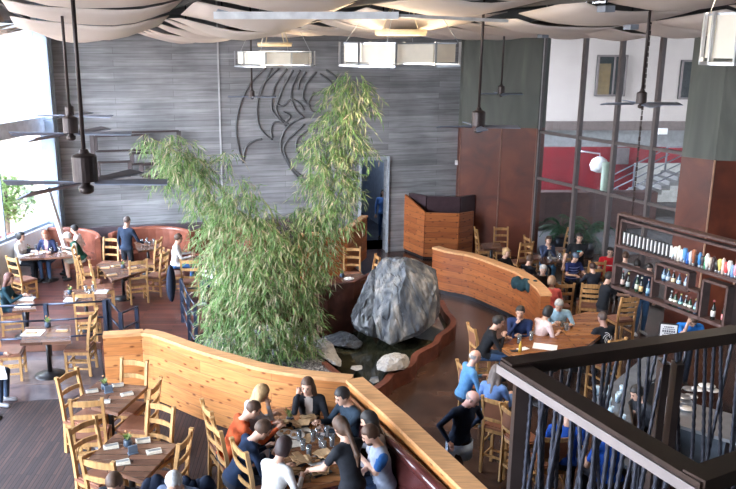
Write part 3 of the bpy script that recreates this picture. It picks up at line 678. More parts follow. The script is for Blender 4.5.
for k in range(-4, 7):
    for j in range(0, 13):
        u0 = 5.2+j*1.62; va = v0+k*bayw+0.09; c = cu(u0+0.7, va+bayw/2, 0)
        if not inside(c): continue
        if 8.6 < c.y < 10.6 and c.x > -1.6 and c.x < 2.5: continue          # the opening where the white beam shows
        n = 8; b = MB(); sg = 0.27+0.05*sin(k*2.1)+0.015*sin(j*1.7)-(0.12 if c.x < -3 else 0)*0; rise = (-0.11 if c.y < 14 else 0.04)+0.03*sin(k+j*2.3)
        zb = 6.80+0.1*max(0, 14-c.y)+0.02*sin(k*1.3+j*2.2)-(0.08 if c.x < -2.5 else 0)
        pts = []
        for a in range(n+1):
            for q in range(n+1):
                s, t = a/n, q/n
                z = zb-sg*(1-(2*s-1)**2)*(0.55+0.45*sin(pi*t))+rise*(t-0.5)+0.02*sin(9*s+k*2+j)
                pts.append(cu(u0+1.58*t, va+(bayw-0.18)*s, z))
        n0 = b.add(pts); 
        for a in range(n):
            for q in range(n): b.face((n0+a*(n+1)+q, n0+(a+1)*(n+1)+q, n0+(a+1)*(n+1)+q+1, n0+a*(n+1)+q+1), smooth=True)
        o = b.build('ceiling_canvas', fabric); o['kind'] = 'structure'; o.name = 'ceiling_canvas'
        md = o.modifiers.new('s', 'SOLIDIFY'); md.thickness = 0.012
# ---------------------------------------------------------------- light fittings
def spot(px, py, Y, lb):
    p = GY(px, py, Y); t = thing('ceiling_spotlight', p, 0, lb, 'spotlight', None)
    MB().tube([(0,0,0.02),(0,0,0.6)], 0.012, 6).build('stem', blkmetal, t)
    MB().box((0,0,0), (0.15,0.18,0.08), 0.3).build('spot_housing', mat('grey_housing', (0.25,0.28,0.33), 0.4), t)
for a in ((186,23,15,'grey boxy spotlight below the canvas, left of the white beam'), (222,11,12,'grey wedge spotlight at the left end of the white beam'), (606,9,11,'small box spotlight between canvas panels near right windows'), (383,24,14,'dark spotlight on the white beam above the large drum lamp'), (543,36,17,'small spotlight hanging below the canvas by the concrete corner'), (631,27,13,'little spotlight beneath the canvas edge, above right-hand fan')): spot(*a)
def drum(px0, px1, pyt, pyb, Y, label, n=10, disc=True):
    a, c = GY(px0, (pyt+pyb)/2, Y), GY(px1, (pyt+pyb)/2, Y); zt, zb = GY(px0, pyt, Y).z, GY(px0, pyb, Y).z
    r = (c.x-a.x)/2; hgt = zt-zb; t = thing('drum_pendant_lamp', ((a.x+c.x)/2, Y, zb), 0.15, label, 'lamp', None)
    def ring(rr, z, w, h, nn=n): 
        q = MB(); P = [(rr*cos(2*pi*i/nn), rr*sin(2*pi*i/nn), z) for i in range(nn+1)]
        for s, e in zip(P, P[1:]): q.bar(s, e, w, h)
        return q
    q = MB(); P = [(r*0.92*cos(2*pi*i/n), r*0.92*sin(2*pi*i/n)) for i in range(n+1)]; q.wall(P, 0.01, 0.07, hgt-0.03); q.build('lamp_shade', shade_m, t)
    f = ring(r, 0.015, 0.03, 0.03); f.build('lower_ring', steel, t); ring(r*0.93, hgt-0.02, 0.02, 0.02).build('upper_ring', steel, t)
    for i in range(n): MB().bar((r*cos(2*pi*i/n), r*sin(2*pi*i/n), 0), (r*cos(2*pi*i/n), r*sin(2*pi*i/n), hgt), 0.03, 0.03).build('upright', steel, t)
    MB().lathe([(r*0.86,0.085),(r*0.86,0.10)], n=n).build('diffuser', mat('lamp_diffuser', (0.8,0.76,0.68), 0.6, emit=0.2), t)
    if disc:
        MB().lathe([(r*0.42,hgt+0.10),(r*0.44,hgt+0.19)], n=8).build('upper_disc', brass, t)
    for i in range(4):
        an = 2*pi*i/4+0.5; MB().tube([(r*0.4*cos(an), r*0.4*sin(an), hgt+0.18), (0.08*cos(an), 0.08*sin(an), 7.25-zb)], 0.012, 5).build('suspension_cable', brass, t)
        MB().tube([(r*0.93*cos(an+.6), r*0.93*sin(an+.6), hgt), (0.3*cos(an+.6), 0.3*sin(an+.6), 7.25-zb)], 0.006, 4).build('suspension_wire', steel, t)
drum(235, 315, 51, 66.5, 19.0, 'smaller cream drum pendant hanging before the dark concrete wall', 10)
drum(339, 462, 42, 66, 13.0, 'largest cream drum pendant lamp hanging above the bamboo, with steel frame', 10)
drum(708, 800, 12, 65, 8.5, 'cream drum pendant lamp cut off by the right edge of photo', 10, False)
def fan(px, py, Y, hubpx, blades, label, rodtop=7.45, bl=0.85, pt=0.012):
    p = GY(px, py, Y); k = hubpx*p.y*1.03/F; mr = k/2                       # motor radius from its width
    t = thing('ceiling_fan', p, 0, label, 'fan', None); mh = mr*2.3
    MB().tube([(0,0,mh), (0,0,rodtop-p.z)], 0.022, 8).build('rod', dkmetal, t)
    MB().lathe([(mr*0.3,mh+0.06),(mr*0.45,mh+0.02),(mr*0.9,mh),(mr,mh*0.95),(mr*1.0,mh*0.94),(mr*1.0,mh*0.08),(mr*0.97,mh*0.07),(mr*0.9,0.02)], n=20).build('motor', dkmetal, t, smooth=False)
    MB().lathe([(mr*0.3,-mr*0.9),(mr*0.6,-mr*0.7),(mr*0.62,-mr*0.3),(mr*0.35,-mr*0.15),(mr*0.35,0.03)]).build('hub', dkmetal, t)
    for a in blades:
        pt_ = pt if a > 100 else 0.01; a = radians(a); d = Vector((cos(a), sin(a), 0)); s = Vector((-sin(a), cos(a), 0))
        q = MB(); w0, w1 = 0.07, 0.085; zz = 0.02
        pts = [d*0.10+s*w0*.5+Vector((0,0,zz)), d*bl+s*w1+Vector((0,0,pt_+.01)), d*(bl+0.02)-s*w1+Vector((0,0,-pt_)), d*0.10-s*w0*.5+Vector((0,0,-0.01))]
        n0 = q.add([v+Vector((0,0,0.006)) for v in pts]+[v-Vector((0,0,0.006)) for v in pts])
        for f in ((0,1,2,3),(7,6,5,4),(0,4,5,1),(1,5,6,2),(2,6,7,3),(3,7,4,0)): q.face([n0+i for i in f])
        q.build('blade', bladem, t)
fan(86, 183, 8.2, 24, (180, 243, 1, 65), 'nearest dark ceiling fan at left, lowest of those by the window', bl=0.83, pt=0.035)
fan(71, 134, 11.5, 14, (182, 250, 2, 70), 'dark ceiling fan just left above the nearest one', bl=0.85, pt=0.03)
fan(70, 116, 15.5, 8, (170, 350, 80, 260), 'third dark ceiling fan by the left window, smallest in the row')
fan(252, 97, 20.5, 5, (0, 180, 90, 270), 'small dark ceiling fan hanging before the carved concrete wall', bl=0.6)
fan(478, 127, 12.5, 13, (-4, 184, 95, 265), 'dark ceiling fan over the walkway before the rust-coloured panels', bl=0.62)
fan(501, 94, 19.5, 6.5, (0, 180, 90, 270), 'distant dark ceiling fan against the concrete corner', bl=0.5)
fan(641, 104, 12.0, 9.5, (-3, 183, 90, 270), 'dark ceiling fan in front of the upper right glass wall', bl=0.56)
# ---------------------------------------------------------------- wall relief, wall frame
rel = MB()
def wcurve(pts, r=0.03):
    P = [onwall(*p) for p in pts]; P = [v+Vector((WN.x, WN.y, 0))*0.02 for v in P]
    out = []
    for i in range(len(P)-1):
        p0 = P[max(i-1,0)]; p1 = P[i]; p2 = P[i+1]; p3 = P[min(i+2, len(P)-1)]
        for q in range(5):
            t = q/5; out.append(0.5*((2*p1)+(p2-p0)*t+(2*p0-5*p1+4*p2-p3)*t*t+(3*p1-p0-3*p2+p3)*t**3))
    out.append(P[-1]); rel.tube(out, r, 6)
for c in ([(266,68),(250,84),(239,108),(236,130),(239,150),(243,163)], [(279,68),(262,86),(257,108),(260,128),(272,140)], [(272,68),(264,84),(258,100)],
          [(243,160),(246,147),(254,141),(262,139)], [(287,69),(276,84),(272,100),(273,112),(286,126)], [(293,70),(284,86),(279,98),(276,108),(280,118),(288,124)],
          [(272,138),(271,128),(276,122),(290,125)], [(300,70),(294,82),(291,96),(296,110),(304,118)], [(316,72),(306,84),(303,98),(310,106)], [(326,70),(336,78),(334,88),(324,94)],
          [(320,74),(332,84),(328,92)], [(302,118),(290,124),(282,136),(281,150),(288,164),(298,178),(310,188)], [(304,124),(296,132),(286,142),(284,152),(292,168),(302,176)],
          [(308,130),(298,138),(296,148),(300,156),(306,160)], [(277,104),(283,106),(290,100),(298,102),(304,110)], [(283,112),(290,116),(286,122)], [(314,92),(308,104),(314,112),(322,108)], [(306,72),(300,80),(298,90)]):
    wcurve(c)
o = rel.build('wall_relief', mat('carved_line', (0.12,0.12,0.125), 0.7)); tag(o, 'large relief of sweeping curved lines carved into the dark concrete wall', 'relief')
def wrect(b, x0, y0, x1, y1, th=0.05, off=0.3):
    a, c = onwall(x0, y0), onwall(x1, y1); n = Vector((WN.x, WN.y, 0))*off
    P = [Vector((a.x,a.y,a.z))+n, Vector((c.x,c.y,a.z))+n, Vector((c.x,c.y,c.z))+n, Vector((a.x,a.y,c.z))+n]
    for i in range(4): b.bar(P[i], P[(i+1)%4], 0.12, th)
t = thing('wall_shelf_frame', (0,0,0), 0, 'dark metal wall shelf of interlocking rectangles on the pale concrete, left', 'shelf')
for r in ((92,132,180,177), (95,135,146,148.5), (98,161,130.5,174), (131.5,152,155,162), (141,163,165,174)):
    b = MB(); wrect(b, *r); b.build('shelf_frame', mat('shelf_metal', (0.045,0.03,0.03), 0.5, 0.1), t)

# ---------------------------------------------------------------- timber partition walls
def smooth_path(P, n=6):
    P = [Vector(p) for p in P]; out = []
    for i in range(len(P)-1):
        p0 = P[max(i-1,0)]; p1 = P[i]; p2 = P[i+1]; p3 = P[min(i+2, len(P)-1)]
        for q in range(n):
            t = q/n; out.append(0.5*((2*p1)+(p2-p0)*t+(2*p0-5*p1+4*p2-p3)*t*t+(3*p1-p0-3*p2+p3)*t**3))
    out.append(P[-1]); return out
def partition(name, path, z0, z1, m, label, capm, th=0.14, kick=None, zs=None):
    t = thing(name, (path[0][0], path[0][1], z0), 0, label, 'partition'); o = Vector((path[0][0], path[0][1]))
    pp = [Vector(p)-o for p in path]; zk = kick or 0.002
    MB().wall(pp, th, zk, z1-z0, [z-z0 for z in zs] if zs else None).build('plank_wall', m, t)
    if capm:
        b = MB(); b.wall(pp, th+0.05, z1-z0, z1-z0+0.05); b.build('cap_rail', capm, t)
    if kick: b = MB(); b.wall(pp, th-0.07, 0.002, kick); b.build('toe_kick', blkmetal, t)
    return t
bp = [tuple(G(x, y, 2.0).xy) for x, y in ((143,332),(160,335),(200,349),(235,359),(262,366.5),(300,373),(352,378.5))]
main = smooth_path(bp, 5)
partition('curved_plank_partition', [tuple(G(103,334.5,2.0).xy)]+[tuple(main[0])], 0.902, 1.97, pine, 'short straight end of pale knotty pine partition beside the empty square tables', pinecap)
partition('curved_plank_partition', [tuple(p) for p in main], 0.902, 1.97, pine, 'long curved pale knotty pine partition below the bamboo, behind eight diners', pinecap)
e0, e1, e2 = G(352,378.5,2.0).xy, G(402,421,2.0).xy, G(500,515,2.0).xy
partition('curved_plank_partition', [tuple(e0+Vector((0.03,-0.04))), tuple(e1), tuple(e2)], 0.902, 1.97, pine, 'straight pale pine partition running to bottom edge beside the dark red bench', pinecap, th=0.2)
# oxblood bench inside the front booth
t = thing('leather_bench', (0,0,0.9), 0, 'dark red leather bench against the straight pine partition at bottom centre', 'bench')
dd = (e2-e0).normalized(); nn = Vector((dd.y, -dd.x)); nn = -nn if nn.x > 0 else nn
P = [e0+nn*0.18+dd*0.1, e2+nn*0.18]
MB().wall([tuple(P[0]), tuple(P[1])], 0.10, 0.4, 0.94).build('backrest', ox, t); MB().tube([(*P[0], 0.94), (*P[1], 0.94)], 0.07, 10).build('roll', ox, t)
P2 = [p+nn*0.32 for p in P]; MB().wall([tuple(P2[0]), tuple(P2[1])], 0.5, 0.002, 0.44).build('seat', ox, t)
t = thing('leather_bench', (0,0,0.9), 0, 'short dark red bench under the woman leaning on her hand', 'bench')
MB().wall([tuple(G(285,372,2.0).xy-Vector((0,0.35))), tuple(e0-Vector((0.25,0.3)))], 0.42, 0.002, 0.44).build('seat', ox, t)
# long amber curve on the right
cp = [(435.5,246.5),(448,250),(473,254.5),(498,263),(523,273),(540,286),(546,294)]
cv = smooth_path([tuple(G(x,y,1.2).xy) for x, y in cp], 5)
partition('curved_plank_partition', [tuple(p) for p in cv], 0.0, 1.15, pine2, 'long curved amber plank partition between boulder walkway and the right dining area', pinecap, kick=0.12, th=0.2)
# host stand / tall booth by the back wall
hz = [(400,249,1.9),(424,259,1.45),(457,260,1.45),(471,257,1.45)]
P = [G(x,y,0).xy for x, y, _ in hz]
t = thing('timber_booth', (*P[0], 0), 0, 'angular timber booth with tall dark leather inner back, against the grey wall', 'booth')
o0 = P[0]
for i in range(3):
    MB().wall([tuple(P[i]-o0), tuple(P[i+1]-o0)], 0.06, 0.08, 1, [hz[i][2], hz[i+1][2]]).build('plank_panel', pine2, t)
    MB().wall([tuple(P[i]-o0+Vector((0.0,0.05))), tuple(P[i+1]-o0+Vector((0,0.05)))], 0.05, 0.0, 0.08).build('toe_kick', blkmetal, t)
off = Vector((0.1, 0.5)); Q = [P[0]-o0+Vector((0.03,0.1)), P[1]-o0+off, P[2]-o0+off, P[3]-o0+off]
for i in range(3): MB().wall([tuple(Q[i]), tuple(Q[i+1])], 0.1, 0.05, 1, [1.86, 1.86]).build('leather_back', mat('plum_leather', (0.045,0.025,0.03), 0.35), t)
# small partition piece behind the bamboo
partition('curved_plank_partition', [tuple(G(300,281,0.4).xy), tuple(G(345,274,0.4).xy), tuple(G(362,268,0.4).xy+Vector((0.12,1.1)))], 0.402, 1.6, pine2, 'amber plank partition piece behind the bamboo, beside a lone chair', pinecap)
# rusty parapet behind the pond
t = MB().wall([tuple(G(318,340,0).xy), tuple(G(327,337,0).xy), tuple(G(352,333,0).xy), tuple(G(378,322,0).xy+Vector((0,0.3)))], 0.08, 0.0, 1.22); o = t.build('rusty_steel_screen', rustwall); tag(o, 'rusty dark steel screen wall behind the pond and boulder', 'screen')

# ---------------------------------------------------------------- left booth benches along the back wall
def arc_bench(c, r, a0, a1, z, label, m=leather):
    t = thing('curved_leather_bench', (c[0], c[1], z), 0, label, 'bench')
    A = [radians(a0+(a1-a0)*i/14) for i in range(15)]
    MB().wall([(r*cos(a), r*sin(a)) for a in A], 0.14, 0.3, 0.98).build('backrest', m, t); MB().tube([(r*cos(a), r*sin(a), 0.98) for a in A], 0.075, 8).build('roll', m, t)
    MB().wall([((r-0.3)*cos(a), (r-0.3)*sin(a)) for a in A], 0.46, 0.002, 0.46).build('seat', m, t)
cop = mat('copper_leather', (0.22,0.075,0.048), 0.25, scale=5, var=0.2)
arc_bench(G(150,246,1.15).xy+Vector((0,-0.05)), 1.15, 20, 165, 0.4, 'curved copper leather bench behind the standing man', cop)
arc_bench(G(46,250,1.15).xy+Vector((0,0.05)), 1.35, 0, 200, 0.4, 'curved brown leather bench around the four diners by the window', cop)
arc_bench(G(222,246,1.15).xy+Vector((0.1,0)), 1.1, 20, 165, 0.4, 'curved copper bench right of the man in the white shirt', cop)
b = MB(); b.wall([(-7.5,21.6), (-5.4,22.15), (-2.4,22.8), (-0.2,23.3)], 0.12, 0.402, 1.38)
o = b.build('banquette_ledge', mat('plum_ledge', (0.10,0.075,0.085), 0.35)); tag(o, 'long plum coloured ledge running behind the curved benches at left', 'ledge')

# ---------------------------------------------------------------- chairs
def ladder_chair(name, seat=0.46, back=1.08, w=0.44, d=0.42, slats=3, wood=honey, panel=False):
    t = thing(name, (0,0,-50), 0, 'x', 'chair'); hw, hd = w/2-0.02, d/2-0.02
    for sx in (-1, 1):
        MB().bar((sx*hw, hd, 0.0), (sx*hw, hd, seat), 0.042, 0.042).build('leg', wood, t)
        q = MB(); pts = [(sx*hw, -hd-0.02, 0), (sx*hw, -hd, seat), (sx*hw, -hd-0.03, seat+0.3), (sx*hw, -hd-0.085, back)]
        for a, c in zip(pts, pts[1:]): q.bar(a, c, 0.038, 0.046)
        q.box((sx*hw, -hd-0.088, back+0.008), (0.046,0.05,0.03)); q.build('leg', wood, t)
        for z in ((0.14, 0.26) if seat < .6 else (0.25, 0.5)): MB().bar((sx*hw, -hd, z), (sx*hw, hd, z), 0.022, 0.03).build('stretcher', wood, t)
    for y, z in ((hd, 0.2), (-hd, 0.3)): MB().bar((-hw, y, z), (hw, y, z), 0.022, 0.035).build('stretcher', wood, t)
    q = MB(); q.box((0,0,seat-0.04), (w-0.02,d-0.02,0.06)); q.build('seat_frame', wood, t)
    q = MB(); q.box((0,0.005,seat+0.005), (w+0.01,d,0.035)); q.box((0,0.005,seat+0.03), (w-0.04,d-0.05,0.02)); q.build('seat', leather, t)
    span = back-seat
    if panel:
        q = MB(); q.box((0,-hd-0.05,seat+span*0.62), (w-0.09,0.02,span*0.5)); q.build('back_panel', mat('russet_panel', (0.22,0.09,0.05), 0.5), t)
        zs = [seat+span*0.32, seat+span*0.93]
    else: zs = [seat+span*(0.30+0.62*i/(slats-1)) for i in range(slats)]
    for i, z in enumerate(zs):
        q = MB(); hh = 0.045+0.012*i; f = (z-seat)/span; y = -hd-0.01-0.07*f; P = [(-hw,y),(-hw/2,y-0.025),(0,y-0.034),(hw/2,y-0.025),(hw,y)]
        n0 = q.add([(x, yy+o, z+zz*hh*(1+0.35*(1-abs(x)/hw)*(zz > 0))) for x, yy in P for o, zz in ((0.009,-.5),(0.009,.5),(-0.009,.5),(-0.009,-.5))])
        for k in range(4):
            for j in range(4): q.face((n0+4*k+j, n0+4*k+(j+1)%4, n0+4*k+4+(j+1)%4, n0+4*k+4+j))
        q.face((n0+3,n0+2,n0+1,n0)); q.face((n0+16,n0+17,n0+18,n0+19)); q.build('back_slat', wood, t)
    return t
CH = ladder_chair('ladder_back_chair'); CHD = ladder_chair('ladder_back_chair', wood=honeyd)
BAR = ladder_chair('bar_chair', seat=0.76, back=1.28, w=0.42, panel=True); BARL = ladder_chair('bar_chair', seat=0.76, back=1.32, slats=4, wood=honeyd)
PR_ = {'c': CH, 'd': CHD, 'b': BAR, 'l': BARL}; used = {}
def chair(kind, px, py, zf, face, label, group=None, ref=None):
    z = zf+(0.46 if kind in 'cd' else 0.76) if ref is None else ref
    g = G(px, py, z); p = PR_[kind]; key = kind
    o = p if key not in used else dup(p); used[key] = 1
    o.location = (g.x, g.y, zf); o.rotation_euler.z = radians(face); o['label'] = label
    if group: o['group'] = group
    return o
def chair2(kind, p0, p1, zf, hint, label):    # from the two post tops of the back
    z = zf+(1.09 if kind in 'cd' else 1.3); a, c = G(*p0, z), G(*p1, z); m = (a+c)/2; d = (c-a).normalized()
    best = min(((Vector((-d.y, d.x)), Vector((d.y, -d.x)))), key=lambda n: -n.dot(Vector((-sin(radians(hint)), cos(radians(hint))))))
    o = chair(kind, 0, 400, zf, 0, label); g = Vector((m.x, m.y))+best*0.28; o.location = (g.x, g.y, zf); o.rotation_euler.z = atan2(-best.x, best.y); return o
# positions: seat centre in the photo
A9, A4 = 0.9, 0.4
chair2('c', (57,378),(76,368), A9, -110, 'ladder-back chair at left side of the farther empty square table')
chair2('c', (71.6,400.5),(100,399), A9, 0, 'ladder-back chair with back to us at the farther empty square table')
chair2('c', (122,358),(147,361), A9, 165, 'ladder-back chair on the far side of farther square table, under pine partition')
chair2('c', (149,391),(161.6,376.6), A9, 85, 'ladder-back chair at right side of the farther empty square table')
chair2('c', (70,428),(93,417), A9, -110, 'ladder-back chair at left side of the nearer empty square table')
chair2('c', (81,457),(113,463), A9, -20, 'ladder-back chair on the near side of nearer square table, behind dark-haired man')
chair2('c', (147,400),(176,408), A9, 150, 'ladder-back chair on the far side of the nearer empty square table')
chair2('c', (179,445),(191.5,429), A9, 85, 'ladder-back chair at right side of the nearer empty square table')
chair('c', 80, 347, A9, 90, 'ladder-back chair right of the small dark table by the railing')
chair('c', 10, 352, A9, -80, 'ladder-back chair left of the small dark table by the railing')
chair('c', 229, 447, A9, -65, 'tall-looking empty chair at left end of the crowded table')
chair('c', 240, 468, A9, -68, 'chair under the man in the orange sweater')
chair('c', 262, 489, A9, -60, 'chair behind the man in the navy sweater, near bottom edge')
chair('c', 88, 318, A4, 5, 'chair with its back to us at the narrow table with glasses, below railing')
chair('c', 12, 312, A4, -70, 'chair under the long-haired woman at the left edge')
chair('c', 24, 280, A4, -35, 'chair with back to us left of the four diners at the window')
chair('c', 92, 283, A4, -80, 'left of two chairs on the left side of the L-shaped empty rustic table', ref=0.86)
chair('c', 104, 288, A4, -70, 'right of two chairs on the left side of the empty rustic table with plant')
chair('c', 108, 264, A4, 170, 'chair on the far side of rustic table, left of the standing man')
chair('c', 137, 283, A4, 25, 'chair with its back to us at near corner of the empty rustic table')
chair('c', 156, 276, A4, 75, 'chair at right end of empty rustic table, right of the one back-on')
chair('c', 150, 262, A4, 80, 'farthest chair at right of the empty rustic table, near the copper bench')
chair('c', 176, 274, A4, -80, 'chair under the man in white shirt and jeans')
chair('c', 192, 282, A4, 0, 'chair with back to us half hidden by the bamboo')
chair('c', 86, 270, A4, -80, 'chair pulled in at near side of the four diners table')
chair('c', 352, 275, A4, 180, 'lone chair behind the rusty screen, right of the bamboo')
chair('d', 366, 282, A4, 100, 'chair at right end of the small table behind the rusty screen')
chair('d', 484, 249, 0, -90, 'leftmost chair by the rust panels, seen from its side')
chair('d', 502, 250, 0, 180, 'chair facing us in front of the fire alarm panels')
chair('d', 520, 262, 0, 20, 'chair with wide back behind the blond woman at right')
chair('d', 535, 258, 0, -80, 'chair at left side of the woman with glasses by the glass wall')
chair('d', 560, 250, 0, 95, 'chair right of the woman with glasses, before the palms')
chair('d', 560, 306, 0, 0, 'chair behind the woman in the coral top')
chair('d', 573, 276, 0, 180, 'chair under the boy in beanie and striped shirt')
chair('d', 592, 282, 0, 0, 'chair behind the child in white, right of the boy in striped shirt')
chair('l', 588, 305, 0, -10, 'tall slatted bar chair between coral top woman and the server')
chair('l', 620, 319, 0, 15, 'tall slatted bar chair under the server reaching arm')
chair('b', 476, 392, 0, -75, 'bar chair under the bald man in the blue shirt')
chair2('b', (487,396.5),(502,400.5), 0, -25, 'bar chair under the woman in light blue jacket, with reddish back panel')
chair2('b', (502.5,404),(514,412), 0, -35, 'empty bar chair with reddish back panel, nearest the black railing')
chair('b', 484, 352, 0, -80, 'bar chair behind the man in the black sweater at left end of bar table')
chair('b', 604, 362, 0, 25, 'bar chair under the man with the printed black shirt')
chair('b', 548, 462, 0, 0, 'empty bar chair seen between the railing rods at bottom')

# ---------------------------------------------------------------- tables
legm = mat('dark_table_base', (0.02,0.018,0.02), 0.35, 0.3)
def table(poly, z, zf, label, m=tableA, base='pedestal', th=0.05, rz=None, name='dining_table'):
    P = [G(x, y, z).xy for x, y in poly]; c = sum(P, Vector((0,0)))/len(P)
    t = thing(name, (c.x, c.y, zf), 0, label, 'table'); q = [tuple(p-c) for p in P]
    MB().prism(q, z-zf-th, z-zf).build('tabletop', m, t)
    if base == 'pedestal':
        MB().lathe([(0.26,0.0),(0.26,0.015),(0.12,0.04),(0.045,0.07)], n=24).build('base', legm, t); MB().lathe([(0.04,0.05),(0.04,z-zf-th)], n=12).build('column', legm, t)
    elif base == 'double':
        k = max(range(len(q)), key=lambda i: hypot(*q[i])); d = Vector(q[k])*0.5; dy = d
        for s in (-1, 1):
            MB().lathe([(0.24,0.0),(0.24,0.015),(0.05,0.06),(0.045,z-zf-th)], (d.x*s, d.y*s, 0), n=16).build('base', legm, t)
    elif base == 'legs':
        for x, y in q[:]: MB().box((x*0.85, y*0.85, (z-zf-th)/2), (0.07,0.07,z-zf-th)).build('leg', honeyd, t)
    return c
def sq(cx, cy, z, w, d, a):   # square tabletop as photo-free world polygon
    return None
table([(97,381.6),(148,386),(118,413),(74,402)], 1.65, A9, 'square rustic wooden table with four napkins, farther of the two near pine partition')
table([(115,434),(177,444),(143,481),(86,461)], 1.65, A9, 'square rustic wooden table with four napkins, nearer of the two at bottom left')
table([(25,327),(71,325),(71,341),(20,343)], 1.65, A9, 'small dark table with two napkins on round black base by railing', tableA)
table([(268,410),(318,402),(334,420),(352,478),(288,492)], 1.65, A9, 'long crowded table with eight diners inside the pine booth', tableB, 'double')
table([(98,264),(128,260),(150,269),(112,281)], 1.15, A4, 'empty rustic table with plant and napkins at left, below standing man', tableA)
table([(64,290),(104,288),(109,302),(64,304)], 1.15, A4, 'narrow dark table with glasses just beyond the left railing', tableA)
table([(30,248),(62,246.5),(72,256.5),(20,259)], 1.15, A4, 'table shared by four diners next to the left window', tableA)
table([(18,295),(32,294),(36,309),(12,311)], 1.15, A4, 'small table in front of the long-haired woman at left edge', tableA)
table([(134,242),(156,240),(162,248),(138,251)], 1.15, A4, 'small table with glassware inside the copper bench, behind standing man', tableA)
table([(186,256),(204,255),(210,264),(190,266)], 1.15, A4, 'table right of the man in white shirt, partly behind bamboo', tableA)
table([(341,275),(362,273),(366,281),(343,284)], 1.15, A4, 'small dark table behind the rusty screen beside the lone chair', tableA)
table([(538,256),(560,253),(566,260),(543,264)], 0.76, 0, 'table of the woman with glasses before the glass wall', tableA)
table([(480,243),(500,242),(502,248),(484,249)], 0.76, 0, 'empty table between chairs beside the rust panels', tableA)
table([(575,268),(592,266),(600,276),(582,280)], 0.76, 0, 'table between the boy in stripes and the child in white', tableA)
table([(516,273),(536,271),(544,280),(526,283)], 0.76, 0, 'dark table behind the amber partition with three diners', tableA)
btc = table([(500,347),(514,338),(530,330),(552,322),(574,315),(590,311),(604,313),(607,322),(602,334),(585,347),(560,358),(530,366)], 1.07, 0, 'long curved amber bar-height table with drinks at right', tableB, 'double', th=0.07, name='bar_table')
# table at the extreme left edge
o = MB().prism([tuple(G(x,y,1.65).xy) for x, y in ((-40,366),(4,366),(7,376),(-40,380))], 0.7, 0.75).build('dining_table', whitep); o.location.z = 0.9; tag(o, 'pale table corner cut off by the left edge of photo', 'table')
MB().lathe([(0.2,0),(0.2,0.02),(0.04,0.05),(0.04,0.7)], (*G(-18,373,1.65).xy, 0)).build('base', legm, o)

# ---------------------------------------------------------------- small things on tables
def napkin(px, py, z, a, label, m=cream, w=0.17, d=0.10, group=None):
    g = G(px, py, z); t = thing('napkin_roll', (g.x, g.y, z+0.001), radians(a), label, 'napkin', group)
    q = MB(); q.box((0,0,0.006), (w,d,0.012)); q.box((0.01,0.0,0.018), (w*0.85,d*0.7,0.012), 0.06); nk_ = q.build('napkin', m, t)
    q = MB(); q.bar((-w*0.45,0.01,0.028), (w*0.45,0.012,0.028), 0.012, 0.006); q.bar((-w*0.4,-0.015,0.028), (w*0.4,-0.012,0.028), 0.01, 0.006); q.build('cutlery', steel, nk_)
for i, (x, y, a, l) in enumerate(((92,391.5,20,'left'), (118,385.5,15,'far'), (127,394.5,25,'right'), (104,402,10,'near'))): napkin(x, y, 1.65, a, 'cream napkin roll at the %s side of the farther square table' % l)
for i, (x, y, a, l) in enumerate(((111,447,20,'left'), (143,441,15,'far'), (154,452,20,'right'), (122,463,20,'near'))): napkin(x, y, 1.65, a, 'cream napkin roll at the %s side of the nearer square table' % l, w=0.18, d=0.12)
for x, y, l in ((31,333.5,'left'), (62,331,'right')): napkin(x, y, 1.65, 0, 'tan napkin on a white placemat at the %s of small dark table' % l, kraft, 0.2, 0.07)
o = MB().box((0,0,0.003), (0.34,0.3,0.005)).build('placemat', cream, loc=(*G(33,333,1.65).xy, 1.65)); tag(o, 'white placemat on left side of the small dark table', 'placemat')
for x, y, a, l in ((105,268,10,'left end'), (116,266,40,'middle'), (132,268,20,'right end'), (112,275,30,'near corner')): napkin(x, y, 1.15, a, 'kraft napkin at the %s of empty rustic table with plant' % l, kraft, 0.22, 0.12)
for x, y, l in ((102,292,'right'), (71,300,'left')): napkin(x, y, 1.15, 0, 'white napkin at the %s end of narrow table with glasses' % l, white, 0.26, 0.24)
for x, y, l in ((27,299,'far'), (24,306,'near')): napkin(x, y, 1.15, 0, 'white papers at the %s side of long-haired woman table' % l, white, 0.32, 0.2)
def plant(px, py, z, label, hgt=0.12):
    g = G(px, py, z); t = thing('table_plant', (g.x, g.y, z+0.001), 0.4, label, 'plant')
    MB().lathe([(0.045,0),(0.055,0.02),(0.05,0.08),(0.045,0.085)], n=10).build('pot', mat('slate_pot', (0.04,0.06,0.09), 0.3), t)
    q = MB()
    for k in range(26):
        a = R.uniform(0, 2*pi); d = Vector((cos(a)*R.uniform(.2,.8), sin(a)*R.uniform(.2,.8), 1)).normalized(); leaf(q, Vector((0,0,0.07)), d, hgt*R.uniform(0.6,1.2), 0.012)
    lv_ = q.build('leaves', tree_leaf, t)
    q = MB()
    for k in range(3): q.ell((0.03*cos(k*2.1), 0.03*sin(k*2.1), 0.17+0.02*k), (0.013,0.013,0.013), 6, 4)
    q.build('blossom', mat('amber_blossom', (0.55,0.25,0.1), 0.6), lv_)
for a in ((105,389,1.65,'small potted plant on the farther empty square table'), (128,446,1.65,'small potted plant on the nearer empty square table'), (48,327,1.65,'small potted plant on the small dark table by railing'), (123,268,1.15,'small potted plant on the empty rustic table'), (70,294,1.15,'small potted plant on narrow table beyond railing'), (29,252,1.15,'small potted plant at left end of the window table'), (342,277,1.15,'small dark potted plant on table behind rusty screen')): plant(*a)
plant(290, 423, 1.65, 'yellow-green potted plant in the middle of the crowded table', 0.18)
